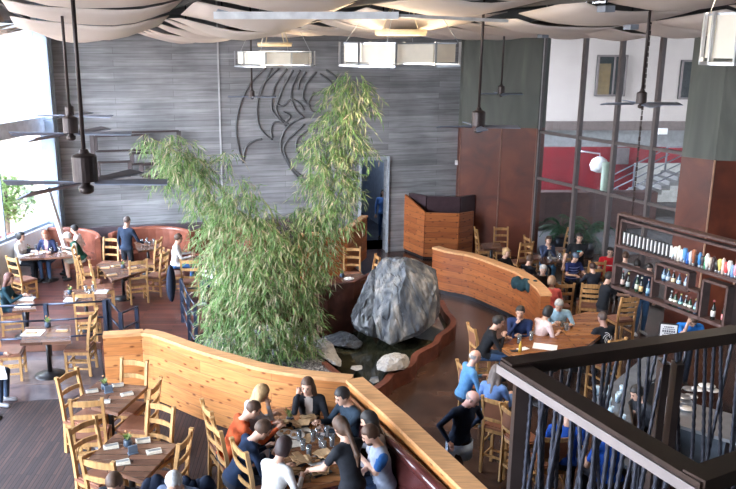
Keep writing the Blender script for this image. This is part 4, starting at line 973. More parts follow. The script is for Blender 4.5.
for i, (x, y, z, l) in enumerate(((108,390,1.65,'farther'), (132,450,1.65,'nearer'))):
    g = G(x, y, z); t = MB(); t.box((0,0,0.05), (0.11,0.02,0.1), 0.5); t.box((0,0,0.004), (0.12,0.07,0.008), 0.5); o = t.build('menu_card', mat('slate_card', (0.12,0.16,0.22), 0.4), loc=(g.x+0.03, g.y-0.08, z+0.001)); tag(o, 'small slate menu card beside the plant on the %s square table' % l, 'card')
def glass(px, py, z, label, col=None, h=0.14, r=0.034, group=None):
    g = G(px, py, z); t = thing('drinking_glass', (g.x, g.y, z+0.001), 0, label, 'glass', group)
    MB().lathe([(r*0.8,0),(r*0.85,0.01),(r,h),(r*0.93,h),(r*0.75,0.015),(0.003,0.014)], n=10).build('glass_body', tglass, t)
    if col: MB().lathe([(r*0.7,0.016),(r*0.84,h*0.75)], n=10).build('drink', mat('drink_%d' % int(col[0]*100), col, 0.1), t)
def plate(px, py, z, label, r=0.12, food=None, group=None):
    g = G(px, py, z); t = thing('plate', (g.x, g.y, z+0.001), 0, label, 'plate', group)
    MB().lathe([(r*0.6,0),(r,0.014),(r*0.95,0.018),(r*0.6,0.007)], n=18).build('dish', white, t)
    if food:
        q = MB()
        for k in range(6): q.ell((R.uniform(-.5,.5)*r, R.uniform(-.5,.5)*r, 0.022), (0.028,0.022,0.016), 6, 4)
        q.build('food', mat('food_%d' % int(food[0]*100), food, 0.6), t)
def basket(px, py, z, label, a=0, group=None):     # crumpled kraft paper in a tray
    g = G(px, py, z); t = thing('paper_lined_basket', (g.x, g.y, z+0.001), radians(a), label, 'basket', group)
    MB().box((0,0,0.012), (0.22,0.14,0.024)).build('tray', blkmetal, t); q = MB()
    for k in range(5):
        M = rotm(R.uniform(0,3), R.uniform(-.5,.5), R.uniform(-.4,.4)); q.box((R.uniform(-.06,.06), R.uniform(-.04,.04), 0.04+0.006*k), (0.17,0.12,0.006), M=M)
    q.build('paper', kraft, t)
Gc = 'glasses on the crowded table'
for i, (x, y) in enumerate(((313,441),(321,447),(303,450),(327,437),(309,456),(318,438),(299,441),(324,452),(332,446))):
    glass(x, y, 1.65, 'clear water glass among the dishes on the crowded table', (0.35,0.22,0.12) if i in (2,7) else None, group=Gc)
for x, y, a, l in ((300,426,20,'beside the potted plant'), (310,420,50,'under the hands of the woman resting her head'), (293,475,10,'at the near left corner'), (321,473,30,'below the waitress plate'), (325,458,10,'before the waitress'), (302,462,60,'in front of white-blouse woman'), (283,425,30,'before the orange sweater man')): basket(x, y, 1.65, 'kraft paper basket on the crowded table, '+l, a)
for x, y, r, l in ((326,432,.13,'before the man in dark jacket'), (316,462,.12,'under the waitress hand'), (297,436,.1,'in the middle left'), (285,434,.11,'before the navy man')): plate(x, y, 1.65, 'white plate on the crowded table, '+l, r, (0.4,0.22,0.1))
for x, y, a, l in ((301,432,30,'left of the glasses'), (306,437,70,'in the table centre'), (292,444,10,'near white-blouse woman')): 
    g = G(x, y, 1.65); o = MB().box((0,0,0.003), (0.26,0.18,0.005)).build('paper_sheet', cream if a != 70 else kraft, loc=(g.x,g.y,1.651), rz=radians(a)); tag(o, 'flat paper sheet on the crowded table, '+l, 'paper')
for i, (x, y) in enumerate(((86,292),(93,291),(90,296))): glass(x, y, 1.15, 'clear stemless glass on the narrow table beyond railing', group='glasses on the narrow table')
for i, (x, y) in enumerate(((36,250),(44,249),(51,253),(57,248),(60,252))): glass(x, y, 1.15, 'drink glass on the window table of four', (0.3,0.06,0.04) if i == 3 else (0.5,0.4,0.3), group='glasses on the window table')
for x, y, l in ((43,252,'in the middle'), (37,254,'at left')): plate(x, y, 1.15, 'plate of food on the window table, '+l, 0.14, (0.45,0.3,0.12))
for i, (x, y) in enumerate(((142,244),(147,243),(150,246),(154,244),(145,247))): glass(x, y, 1.15, 'glass on the small table within the copper bench', group='glasses inside the copper bench')
for i, (x, y) in enumerate(((545,256),(549,257),(553,255),(557,257),(560,259),(550,260))): glass(x, y, 0.76, 'glass or jar on the table of woman with glasses', (0.5,0.45,0.4) if i % 2 else None, h=0.17, group='glasses before the woman with glasses')
plate(552, 258.5, 0.76, 'white plate before the woman with glasses', 0.13, (0.5,0.45,0.4))
glass(519, 343, 1.07, 'dark beer glass, left of the two in front of the navy sweater man', (0.03,0.015,0.01), 0.16, 0.04); glass(531, 340, 1.07, 'dark beer glass, right of the two in front of the navy sweater man', (0.03,0.015,0.01), 0.16, 0.04)
glass(566, 330, 1.07, 'amber beer glass in front of the man in denim shirt', (0.45,0.16,0.03), 0.13, 0.045); glass(562, 327, 1.07, 'half-full red-brown drink beside the amber beer', (0.2,0.06,0.03), 0.12, 0.035)
def paper(px, py, z, w, d, a, lb, m=cream, nm='paper_sheet', cat='paper'):
    g = G(px, py, z); tag(MB().box((0,0,0.004), (w,d,0.007)).build(nm, m, loc=(g.x,g.y,z+0.001), rz=radians(a)), lb, cat)
paper(545, 347, 1.07, 0.42, 0.28, -20, 'large open white menu lying on the curved bar table', white, 'menu', 'menu')
paper(523, 349, 1.07, 0.2, 0.12, 30, 'small white receipt next to the beer glasses', white)
paper(558, 357, 1.07, 0.2, 0.16, 10, 'folded pale blue napkin at near edge of bar table', mat('pale_blue_paper', (0.4,0.5,0.62), 0.7), 'napkin', 'napkin')
paper(515, 351, 1.07, 0.16, 0.09, 10, 'black wallet lying on the left end of bar table', black, 'wallet', 'wallet')
g = G(520,352,1.07); o = MB().lathe([(0.03,0),(0.03,0.12),(0.012,0.17),(0.012,0.2)], n=10).build('sauce_bottle', mat('yellow_sauce', (0.5,0.33,0.05), 0.3), loc=(g.x,g.y,1.071)); tag(o, 'yellow sauce bottle on the bar table near left end', 'bottle')
g = G(348,279,1.15); plate(349, 279, 1.15, 'white plate with napkin on the table behind rusty screen', 0.12, (0.7,0.65,0.6))
# ---------------------------------------------------------------- pond, curb, gravel, rocks
cpx = [(441,300),(444,306),(447,312),(452.5,318),(453,324),(447,330),(439,336),(436,342),(430,346),(422,350),(415,355),(413,361),(408,366),(399,370),(391,374),(386,380),(378,386),(366,394)]
cw = smooth_path([tuple(G(x,y,0.32).xy) for x, y in cpx], 4)
b = MB(); b.wall([tuple(p) for p in cw], 0.13, 0.002, 0.32); o = b.build('pond_curb', rustcurb, smooth=False); tag(o, 'wavy rust-red curb edging the pond beside the walkway', 'curb')
pond = [tuple(G(x,y,0.1).xy) for x, y in ((441,303),(449,322),(436,345),(412,362),(392,378),(366,394),(340,380),(326,364),(318,352),(318,340),(352,334),(380,322),(410,312))]
o = MB().prism(pond, 0.003, 0.12).build('pond_water', watermat); tag(o, 'dark still pond water around the boulder', 'water')
gv = [tuple(G(x,y,0.3).xy) for x, y in ((200,352),(262,371),(300,378),(345,382),(343,376),(326,363),(320,345),(322,338),(280,325),(230,325),(205,335))]
o = MB().prism(gv, 0.003, 0.3).build('gravel_bed', gravel); tag(o, 'grey gravel bed under the bamboo', 'gravel', kind='stuff')
a, c = G(324,362,0.34), G(346,380,0.34); o = MB().bar((a.x,a.y,0.17), (c.x,c.y,0.17), 0.1, 0.36).build('gravel_edging', rustcurb); tag(o, 'short straight rust edging between gravel bed and pond', 'curb')
def rock(name, pts, m, label, it=4, amp=0.05, seed=1, cuts=()):
    import bmesh
    bm = bmesh.new(); P = [Vector(p) for p in pts]; c = sum(P, Vector())/len(P)
    for p in P: bm.verts.new(p-c)
    bmesh.ops.convex_hull(bm, input=bm.verts[:])
    for v in [v for v in bm.verts if not v.link_faces]: bm.verts.remove(v)
    rr = random.Random(seed)
    for _ in range(46):
        nv = Vector((rr.gauss(0,1), rr.gauss(0,1), rr.gauss(0,.8))).normalized(); mx_ = max(v.co.dot(nv) for v in bm.verts)
        res_ = bmesh.ops.bisect_plane(bm, geom=bm.verts[:]+bm.edges[:]+bm.faces[:], plane_co=nv*mx_*rr.uniform(0.93, 0.995), plane_no=nv, clear_outer=True)
        ed = [e for e in res_['geom_cut'] if isinstance(e, bmesh.types.BMEdge)]
        if len(ed) > 2: bmesh.ops.contextual_create(bm, geom=ed)
    bmesh.ops.triangulate(bm, faces=bm.faces[:])
    from mathutils import noise
    for _ in range(it):
        bmesh.ops.subdivide_edges(bm, edges=bm.edges[:], cuts=1, use_grid_fill=True)
        if len(bm.verts) > 12000: break
    bm.normal_update()
    moves = []
    for v in bm.verts:
        q = Vector((v.co.x*1.2, v.co.y*1.2, v.co.z*0.6)); o_ = Vector((seed*3.1, seed, 0))
        d = amp*(noise.noise(q*4+o_)*0.5+noise.noise(q*11+o_)*0.3)
        d += amp*0.45*(noise.ridged_multi_fractal(Vector((v.co.x*1.6+v.co.z*.5, v.co.y*1.6, v.co.z*0.9))+o_, 0.9, 2.2, 5, 1.0, 2.0)-1.1)
        r_ = noise.noise(Vector((v.co.x*6+v.co.z*2, v.co.y*6, v.co.z*0.8))+o_); d -= amp*0.8*max(0, 0.12-abs(r_))*5
        moves.append(v.normal*d)
    for v, d in zip(bm.verts, moves): v.co += d
    me = bpy.data.meshes.new(name); bm.to_mesh(me); bm.free(); me.materials.append(m)
    for p in me.polygons: p.use_smooth = False
    o = bpy.data.objects.new(name, me); COL.objects.link(o); o.location = c; return tag(o, label, 'rock')
def gp(x, y, Y): return GY(x, y, Y)
BY = 16.2
rock('boulder', [gp(383,258,BY+.5), gp(400,254,BY+.6), gp(404,257,BY+.2), gp(420,262,BY+.5), gp(437,270,BY+.6), gp(439,295,BY+.4), gp(435,322,BY-.05), gp(421,337,BY-.5), gp(416,337,BY-.5),
   gp(392,345,BY-.55), gp(376,338,BY-.4), gp(372,326,BY-.3), gp(371,318,BY-.1), gp(413,278,BY-.15), gp(407,276,BY-.2), gp(440,315,BY+.9), gp(380,330,BY+1.0), gp(384,262,BY+1.2), gp(430,266,BY+1.2), gp(436,285,BY+.1), gp(376,270,BY+.6), gp(396,300,BY-.45)], rock_m,
   'huge rugged grey-blue boulder standing in the pond', 5, 0.055, 3)
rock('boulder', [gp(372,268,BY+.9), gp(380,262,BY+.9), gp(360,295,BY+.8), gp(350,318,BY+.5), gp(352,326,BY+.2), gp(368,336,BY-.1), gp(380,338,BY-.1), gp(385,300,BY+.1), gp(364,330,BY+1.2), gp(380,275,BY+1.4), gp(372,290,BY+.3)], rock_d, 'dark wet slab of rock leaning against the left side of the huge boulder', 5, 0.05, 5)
rock('stone', [gp(375,364,14.4), gp(384,354,14.7), gp(396,351,14.8), gp(407,354,14.8), gp(411,362,14.6), gp(404,370,14.2), gp(384,372,14.0), gp(376,369,14.2), gp(390,357,14.3), gp(402,358,14.3), gp(390,366,15.1)], rock_p, 'smooth pale rounded stone at the pond edge in front of the boulder', 4, 0.03, 7)
rock('stone', [gp(318,339,15.5), gp(326,337,15.6), gp(333,345,15.3), gp(342,362,14.8), gp(341,367,14.5), gp(330,363,14.5), gp(320,355,14.9), gp(316,348,15.3), gp(330,350,15.9), gp(336,366,15.2)], rock_p, 'pale angular stone between gravel bed and pond', 4, 0.04, 9)
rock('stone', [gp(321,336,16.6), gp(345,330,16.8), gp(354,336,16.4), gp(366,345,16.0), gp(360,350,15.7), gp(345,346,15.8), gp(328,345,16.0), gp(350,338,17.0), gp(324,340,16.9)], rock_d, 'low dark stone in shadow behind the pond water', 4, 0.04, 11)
rock('stone', [gp(352,366,14.6), gp(362,365,14.7), gp(363,369,14.4), gp(356,371,14.3), gp(350,369,14.4), gp(357,366,14.9)], rock_p, 'small tan stone just above the water line', 3, 0.01, 13)
rock('stone', [gp(371,377,14.0), gp(378,376,14.0), gp(379,382,13.8), gp(373,384,13.7), gp(369,381,13.8), gp(375,378,14.3)], rock_m, 'small bluish stone at near corner of the pond', 3, 0.01, 15)

# ---------------------------------------------------------------- bamboo
def bamboo(culms, blobs, label, Yc, dens=1.0, seed=1, wk=1.0):
    rr = random.Random(seed); base = GY(culms[0][0][0], culms[0][0][1], Yc)
    t = thing('bamboo', (base.x, base.y, 0.3), 0, label, 'bamboo'); o = Vector((base.x, base.y, 0.3))
    for cu_ in culms:
        P = [GY(x, y, Yc+dy)-o for x, y, dy in [(p[0], p[1], p[2] if len(p) > 2 else 0) for p in cu_]]
        P[0].z = min(P[0].z, 0.0)
        P = smooth_path3(P); q = MB(); q.tube(P, [0.028*(1-i/len(P))+0.007 for i in range(len(P))], 6); q.build('cane', cane_m, t)
    q = MB()
    for (x, y, rx, ry, dy) in blobs:
        c = GY(x, y, Yc+dy)-o; k = (Yc+dy)*1.04/F; rx = rx*wk; wx, wz, wy = rx*k, ry*k, min(rx, ry)*k*0.9
        ns = int(rx*ry*0.15*dens)
        for _ in range(ns):
            v = Vector((rr.gauss(0,1), rr.gauss(0,1), rr.gauss(0,1))).normalized(); rad = rr.random()**0.45*1.05
            s = c+Vector((v.x*wx*rad, v.y*wy*rad, v.z*wz*rad))
            d0 = Vector((v.x+rr.uniform(-.7,.7), v.y+rr.uniform(-.6,.6), -0.25+rr.uniform(-.5,.5))).normalized(); ln = rr.uniform(0.18,0.38)
            n = rr.randint(6, 10)
            for i in range(n):
                f = i/n; p = s+d0*ln*f-Vector((0,0,0.22*f*f*ln*2))
                d = (d0*0.8+Vector((rr.uniform(-1,1), rr.uniform(-1,1), rr.uniform(-1.3,.15)))).normalized()
                leaf(q, p, d, rr.uniform(0.12,0.22), rr.uniform(0.008,0.015))
    q.build('foliage', bamboo_leaf, t)
def smooth_path3(P, n=5):
    out = []
    for i in range(len(P)-1):
        p0 = P[max(i-1,0)]; p1 = P[i]; p2 = P[i+1]; p3 = P[min(i+2, len(P)-1)]
        for q in range(n):
            t = q/n; out.append(0.5*((2*p1)+(p2-p0)*t+(2*p0-5*p1+4*p2-p3)*t*t+(3*p1-p0-3*p2+p3)*t**3))
    out.append(P[-1]); return out
bamboo([[(248,360),(240,300),(228,240),(205,185),(175,152),(150,138)], [(243,360),(232,300),(214,240),(190,195),(172,180)]],
       [(158,143,17,13,0),(176,150,20,18,0),(187,168,22,22,0),(168,168,16,20,.1),(203,190,18,20,0),(205,165,12,10,0),(226,158,11,9,0),(203,212,14,18,0),(220,205,20,20,0),(217,235,20,22,0),(218,262,19,24,0)],
       'bamboo clump arching up to the left, its tip before the wall shelf', 15.3, 1.15, 3, 0.88)
bamboo([[(262,362),(262,310),(258,260),(250,215),(238,180)], [(285,362),(284,310),(280,255),(272,215),(262,198)], [(232,358),(222,310),(216,270),(212,240)]],
       [(242,190,14,14,0),(235,205,20,16,0),(258,212,13,12,0),(240,232,30,22,-.1),(268,225,18,16,0),(272,248,28,22,0),(230,270,24,28,-.1),(255,272,32,28,-.2),(231,305,24,30,-.1),(258,310,32,34,-.3),(240,338,34,18,-.1),(222,327,14,18,-.1),(270,345,38,16,-.3),(285,280,22,28,0),(216,295,12,18,0)],
       'dense drooping middle bamboo clump, the bushiest one over the gravel', 14.9, 1.25, 5)
bamboo([[(300,362),(306,300),(314,240),(322,190),(335,140),(352,85)], [(309,362),(312,300),(326,235),(340,190),(345,150)], [(292,362),(296,300),(300,250),(300,215)]],
       [(352,80,16,9,0),(362,92,14,14,0),(343,92,18,14,0),(352,110,22,14,0),(332,112,18,14,0),(342,130,24,16,0),(322,136,18,14,0),(350,150,20,14,0),(328,155,24,14,0),(310,152,13,10,0),(336,172,26,16,0),(340,190,22,18,0),(318,180,16,16,0),(330,208,24,18,0),(305,182,9,8,0),(344,218,14,16,0),(312,215,22,20,0),(302,240,22,22,0),(322,240,16,20,0),(308,268,22,24,0),(300,300,22,28,0),(322,262,12,16,0),(296,335,22,24,-.1),(312,320,11,22,-.1),],
       'tallest bamboo clump on the right, its tip just under the drum lamp', 15.2, 1.35, 7, 0.74)
# ---------------------------------------------------------------- palms beyond the right glass wall
def palm(px, py, Y, hgt, label, n=13, seed=1):
    rr = random.Random(seed); p = GY(px, py, Y); t = thing('palm_plant', (p.x, p.y, 0), 0, label, 'plant'); zt = p.z
    MB().lathe([(0.28,0),(0.34,0.5),(0.30,0.52),(0.05,0.5)], n=14).build('planter', blkmetal, t)
    MB().tube([(0,0,0.4),(0.03,0,zt*0.6),(0,0,zt*0.8)], [0.05,0.04,0.03], 6).build('stem', bark, t)
    q = MB()
    for i in range(n):
        a = 2*pi*i/n+rr.uniform(-.2,.2); el = rr.uniform(0.3, 1.2); L_ = hgt*rr.uniform(.8,1.1); d = Vector((cos(a), sin(a), 0)); pts = []
        for k in range(9):
            f = k/8; pts.append(Vector((0,0,zt*0.8))+d*L_*f*cos(el)*1.1+Vector((0,0,L_*(f*sin(el)-0.75*f*f))))
        q.tube(pts, 0.008, 4); s = Vector((-sin(a), cos(a), 0))
        for k in range(1, 9):
            for m in (0, .33, .66):
                pp = pts[k-1]+(pts[k]-pts[k-1])*m
                for sg in (-1, 1): leaf(q, pp, (s*sg+d*0.5-Vector((0,0,0.35))).normalized(), 0.28*L_*(1.1-k/10), 0.014)
    q.build('fronds', palm_leaf, t)
palm(562,222,24.5,1.5,'dark green palm outside the glass, left of the pair',13,1); palm(586,228,24.0,1.4,'dark green palm outside the glass, right of the pair, behind the standing man',13,2); palm(574,236,25.5,1.1,'low palm between the taller two outside the glass',11,3)

# ---------------------------------------------------------------- left railings
def railing(P, label, post=0.05, h=1.0, bars=(0.35,0.68,0.98), z=0):
    t = thing('metal_railing', P[0], 0, label, 'railing'); o = Vector(P[0]); Q = [Vector(p)-o for p in P]
    for q in Q: MB().box((q.x,q.y,q.z+h/2), (post+0.02,post+0.02,h)).build('post', bluemetal, t)
    for a, c in zip(Q, Q[1:]):
        for zz in bars: MB().tube([a+Vector((0,0,zz)), c+Vector((0,0,zz))], 0.018, 6).build('rail', bluemetal, t)
    return t
pA = G(108,352,0.9); railing([(-7.4,13.38,0.9), (-5.85,13.45,0.9), (*G(50,356,0.9).xy,0.9), (pA.x,pA.y,0.9)], 'blue-grey metal railing behind the small dark table')
pB = (pA.x+0.9, pA.y+0.0, 0.4); railing([(pA.x+0.05,pA.y+0.06,0.9), (pA.x+0.30,pA.y-0.1,0.7), (*G(139,352,0.5).xy,0.45)], 'short sloping stair handrail between the railing and the pine partition')
railing([(*G(183,322,0.4).xy,0.4), (*G(190,340,0.4).xy,0.4), (*G(197,352,0.4).xy,0.4)], 'blue-grey stair railing at left foot of the bamboo', bars=(0.2,0.46,0.72,0.98))

# ---------------------------------------------------------------- foreground black railing with rebar rods
ZR = 4.95
C0, A1, B1, D1 = G(514,366,ZR), G(701,480,ZR), G(760,331,ZR), G(795,446,ZR)
t = thing('foreground_railing', (C0.x, C0.y, ZR-1.05), 0, 'dark wood and steel railing with leaning ribbed rods in the right foreground', 'railing'); o = Vector((C0.x, C0.y, ZR-1.05))
def railseg(a, c, n, metal, seed):
    rr = random.Random(seed); a, c = a-o, c-o; d = (c-a).normalized()
    MB().bar(a-d*0.04, c+d*0.04, 0.10 if metal else 0.09, 0.04 if metal else 0.06).build('top_rail', dkwood, t)
    if metal:
        s = Vector((d.y, -d.x, 0)); s = s if s.x < 0 else -s
        MB().bar(a+s*0.055-Vector((0,0,0.022))-d*0.05, c+s*0.055-Vector((0,0,0.022))+d*0.05, 0.012, 0.042).build('side_plate', railmetal, t)
    MB().bar(a-Vector((0,0,0.98)), c-Vector((0,0,0.98)), 0.06, 0.04).build('bottom_rail', dkmetal, t)
    for i in range(n):
        f = (i+0.6)/n+rr.uniform(-.012,.012); g2 = f+rr.uniform(-.09,.09)*(1.6/(c-a).length)
        p, q = a+(c-a)*f-Vector((0,0,0.02)), a+(c-a)*min(max(g2,0.01),.99)-Vector((0,0,0.97)); q_ = MB()
        k = 40; pts = [p+(q-p)*(j/k) for j in range(k+1)]; q_.tube(pts, [0.0078+(0.003 if j % 2 else 0) for j in range(k+1)], 6); q_.build('rebar_rod', rebar_m, t)
railseg(C0, A1, 20, True, 1); railseg(C0, B1, 26, False, 2); railseg(A1, D1, 12, False, 3)
for p in (C0+(A1-C0)*0.07, A1+Vector((0.03,0,0))):
    q = p-o; MB().box((q.x,q.y,0.5), (0.075,0.06,1.0)).build('post', dkmetal, t)
mp = C0+(B1-C0)*0.62
for dx in (-0.035, 0.035):
    q = mp-o; MB().box((q.x+dx,q.y,0.45), (0.035,0.07,1.0)).build('post', dkmetal, t)
b = MB(); sd = Vector((A1.x-C0.x, A1.y-C0.y)).normalized()
b.prism([(A1.x-0.05,A1.y-0.1),(D1.x+1,D1.y-0.1),(4.5,-1.0),(0.5,-1.0),(0.5,1.0)], ZR-1.25, ZR-1.06); struct('floor_balcony', b, dkwood)

# ---------------------------------------------------------------- hanging bottle rack
rd = Vector((0.407,-0.914,0)); r0 = GY(615,285,14.35); RL = 5.2
def rp(s, z, o_=0): return r0+rd*s+Vector((0.914,0.407,0))*o_+Vector((0,0,z-r0.z))
def ray_on_rack(px, py):
    d = ray(px, py); n = Vector((0.914,0.407)); t_ = (r0.x*n.x+r0.y*n.y)/(d[0]*n.x+d[1]*n.y); p = Vector((d[0]*t_, d[1]*t_, H+d[2]*t_)); return (Vector((p.x-r0.x, p.y-r0.y)).dot(Vector((rd.x, rd.y))), p.z)
zb = ray_on_rack(613,285)[1]; ztop = ray_on_rack(619.5,213)[1]
zs1 = ray_on_rack(617,244)[1]; zs0 = ray_on_rack(621,219)[1]
rk_m = mat('brown_rack_metal', (0.09,0.052,0.046), 0.42, 0.3, var=0.3)
t = thing('hanging_bottle_rack', (r0.x, r0.y, zb), 0, 'long brown metal bottle rack hanging over the bar at right', 'rack'); ro = Vector((r0.x, r0.y, zb))
def rbar(s0, z0, s1, z1, dep=0.17, th=0.04):
    a, c = rp(s0,z0)-ro, rp(s1,z1)-ro; b = MB()
    if abs(s0-s1) < 1e-6: b.bar(a, c, dep, th, up=(rd.x, rd.y, 0))
    else: b.bar(a, c, dep, th)
    b.build('rack_bar', rk_m, t)
rbar(0, zb, RL, zb, th=0.06); rbar(0, ztop, RL, ztop); rbar(0, zs1, RL, zs1, th=0.05); rbar(0.07, zs0, RL, zs0, 0.13)
rbar(0, zb, 0, ztop); rbar(0.07, zs1, 0.07, zs0, 0.13); rbar(RL, zb, RL, ztop)
def box2(px0, py0, px1, py1):       # a rectangular cell given by lower-left and upper-right photo points
    s0, z0 = ray_on_rack(px0, py0); s1, z1 = ray_on_rack(px1, py1)
    rbar(s0, z0, s0, z1); rbar(s1, z0, s1, z1); rbar(s0, z1, s1, z1); 
    if z0 > zb+0.08: rbar(s0, z0, s1, z0)
    return s0, s1, z0, z1
c1 = box2(617,283,656,276); c2 = box2(658,280,692,273); c3 = box2(668,300,702,292); c4 = box2(702,319,731,287)
for s in (0.25, 4.6):
    q = rp(s, ztop)-ro; b = MB(); top_ = 7.3-zb
    n = int((top_-q.z)/0.09)
    for i in range(n):
        b.box((q.x, q.y, q.z+0.045+i*0.09), (0.035 if i % 2 else 0.012, 0.012 if i % 2 else 0.035, 0.08))
    b.build('chain', dkmetal, t)
def bottle(s, z, h, body, labc, lb, group, r=0.036, cap=(0.6,0.6,0.6)):
    p = rp(s, z+0.002, R.uniform(-.02,.02)); x = thing('bottle', p, 0, lb, 'bottle', group)
    bb_ = MB().lathe([(r*0.95,0),(r,0.01),(r,h*0.58),(r*0.38,h*0.76),(r*0.36,h*0.95),(r*0.42,h*0.96)], n=10).build('bottle_body', mat('bottle_%d_%d' % (int(body[0]*100), int(body[1]*100)), body, 0.12), x)
    MB().lathe([(r*1.03,h*0.16),(r*1.03,h*0.46)], n=10).build('label_band', mat('label_%d_%d' % (int(labc[0]*100), int(labc[2]*100)), labc, 0.6), bb_)
    MB().lathe([(r*0.45,h*0.9),(r*0.45,h)], n=8).build('cap', mat('cap_%d' % int(cap[0]*100), cap, 0.4), x)
dkb = (0.012,0.015,0.012); grn = (0.02,0.06,0.03); blu = (0.03,0.07,0.12)
zfl = zb+0.03
def row(px_list, zz, h, spec, where):
    for i, px in enumerate(px_list):
        body, lab, cap, w_ = spec[i % len(spec)]
        s = ray_on_rack(px, 0)[0] if zz is None else None
        # solve s so that the bottle projects on px
        lo_, hi_ = -1, 6
        for _ in range(30):
            m_ = (lo_+hi_)/2; p = rp(m_, zz); dep = p.y*CT-(p.z-H)*ST; x_ = 320+F*p.x/dep
            if x_ < px: lo_ = m_
            else: hi_ = m_
        bottle(lo_, zz, h, body, lab, '%s, %s' % (w_, where[i]), None, cap=cap)
od = ['leftmost', 'second from left', 'third from left', 'fourth from left', 'fifth from left', 'sixth from left', 'seventh from left']
row((622,628,635.5,641,647), zfl, 0.31, [(dkb,(0.55,0.4,0.35),(0.3,0.1,0.1),'dark beer bottle'),(dkb,(0.35,0.4,0.4),(0.6,0.5,0.2),'dark bottle'),(grn,(0.6,0.62,0.5),(0.75,0.75,0.75),'green bottle with pale label'),(dkb,(0.7,0.45,0.2),(0.8,0.75,0.6),'champagne-like bottle'),(blu,(0.3,0.5,0.7),(0.5,0.3,0.3),'blue-labelled bottle')], [o_+' in the left lower cell of rack' for o_ in od])
row((663,668,673.5,679,685), c2[2]+0.02, 0.24, [(blu,(0.45,0.6,0.75),(0.3,0.3,0.4),'small blue-labelled bottle'),(blu,(0.5,0.6,0.7),(0.6,0.6,0.6),'small pale-labelled bottle'),(dkb,(0.75,0.6,0.4),(0.5,0.4,0.1),'small amber-labelled bottle')], [o_+' in the upper middle cell of rack' for o_ in od])
row((671,675,680,685,689.5,695), zfl, 0.25, [(dkb,(0.65,0.7,0.65),(0.7,0.7,0.7),'small white-labelled bottle'),(grn,(0.7,0.7,0.6),(0.3,0.3,0.4),'small green bottle'),(blu,(0.3,0.6,0.6),(0.6,0.6,0.6),'small teal-labelled bottle')], [o_+' in the lower middle cell of rack' for o_ in od])
row((712,722), zfl, 0.33, [(dkb,(0.7,0.7,0.65),(0.4,0.1,0.1),'tall dark wine bottle'),(dkb,(0.55,0.2,0.2),(0.5,0.5,0.5),'tall red-labelled wine bottle')], ['left in the right cell of rack', 'right in the right cell of rack'])
# upper shelf: tap handles and boxes
cols = [(0.75,0.75,0.74)]*13
x_ = 623.0; i = 0; zz = zs1+0.026
def onrow(px, zz):
    lo_, hi_ = -1, 6
    for _ in range(30):
        m_ = (lo_+hi_)/2; p = rp(m_, zz); dep = p.y*CT-(p.z-H)*ST
        if 320+F*p.x/dep < px: lo_ = m_
        else: hi_ = m_
    return lo_
for i in range(13):
    px = 623+3.85*i; s = onrow(px, zz); x = thing('tap_handle', rp(s, zz), 0.42, 'x', 'tap handle', 'black and white tap handles at left of the top shelf'); x['label'] = 'upright black and white tap handle in the even row at left of the top shelf'
    hb_ = MB().prism([(-0.022,-0.03),(0.022,-0.03),(0.022,0.03),(-0.022,0.03)], 0, 0.25).build('handle_body', black, x); MB().box((-0.012,-0.034,0.135), (0.034,0.02,0.20)).build('handle_face', white, hb_)
names = [((0.65,0.78,0.8),'pale blue'),((0.8,0.78,0.72),'ivory'),((0.75,0.7,0.6),'cream'),((0.8,0.8,0.82),'white'),((0.1,0.3,0.6),'blue'),((0.03,0.12,0.4),'deep blue'),((0.5,0.5,0.55),'grey'),((0.35,0.12,0.06),'brown'),((0.02,0.02,0.03),'black'),((0.05,0.2,0.45),'navy'),((0.06,0.05,0.05),'charcoal'),((0.1,0.35,0.2),'green'),
  ((0.82,0.8,0.76),'tall white'),((0.6,0.5,0.42),'tan'),((0.05,0.03,0.03),'dark'),((0.03,0.03,0.03),'glossy black'),((0.7,0.6,0.2),'yellow'),((0.75,0.6,0.5),'peach'),((0.8,0.1,0.1),'red'),((0.8,0.8,0.8),'bright white'),((0.2,0.35,0.6),'slate blue'),((0.7,0.3,0.35),'pink'),((0.1,0.1,0.12),'ink'),((0.6,0.55,0.2),'mustard')]
for i, (c_, nm) in enumerate(names):
    px = 672+3.0*i if i < 12 else 703+3.2*(i-11); s = onrow(px, zz); hgt = 0.2+0.07*((i*7) % 5)/4
    x = thing('tap_handle', rp(s, zz), 0.4, '%s beer tap handle standing on the top shelf of rack, %s' % (nm, 'at middle' if i < 12 else 'towards the right end'), 'tap handle')
    k_ = i % 3
    prof = ([(0.02,0),(0.02,0.05),(0.033,0.08),(0.037,hgt*0.8),(0.015,hgt)], [(0.015,0),(0.018,0.08),(0.03,0.12),(0.042,hgt*0.85),(0.03,hgt)], [(0.025,0),(0.03,hgt*0.4),(0.02,hgt*0.6),(0.035,hgt*0.8),(0.012,hgt)])[k_]
    MB().lathe(prof, n=8).build('handle_body', mat('tap_%s' % nm.replace(' ', '_'), c_, 0.35), x); MB().lathe([(0.012,0),(0.022,0.0),(0.022,0.04),(0.012,0.045)], n=8).build('ferrule', steel, x)

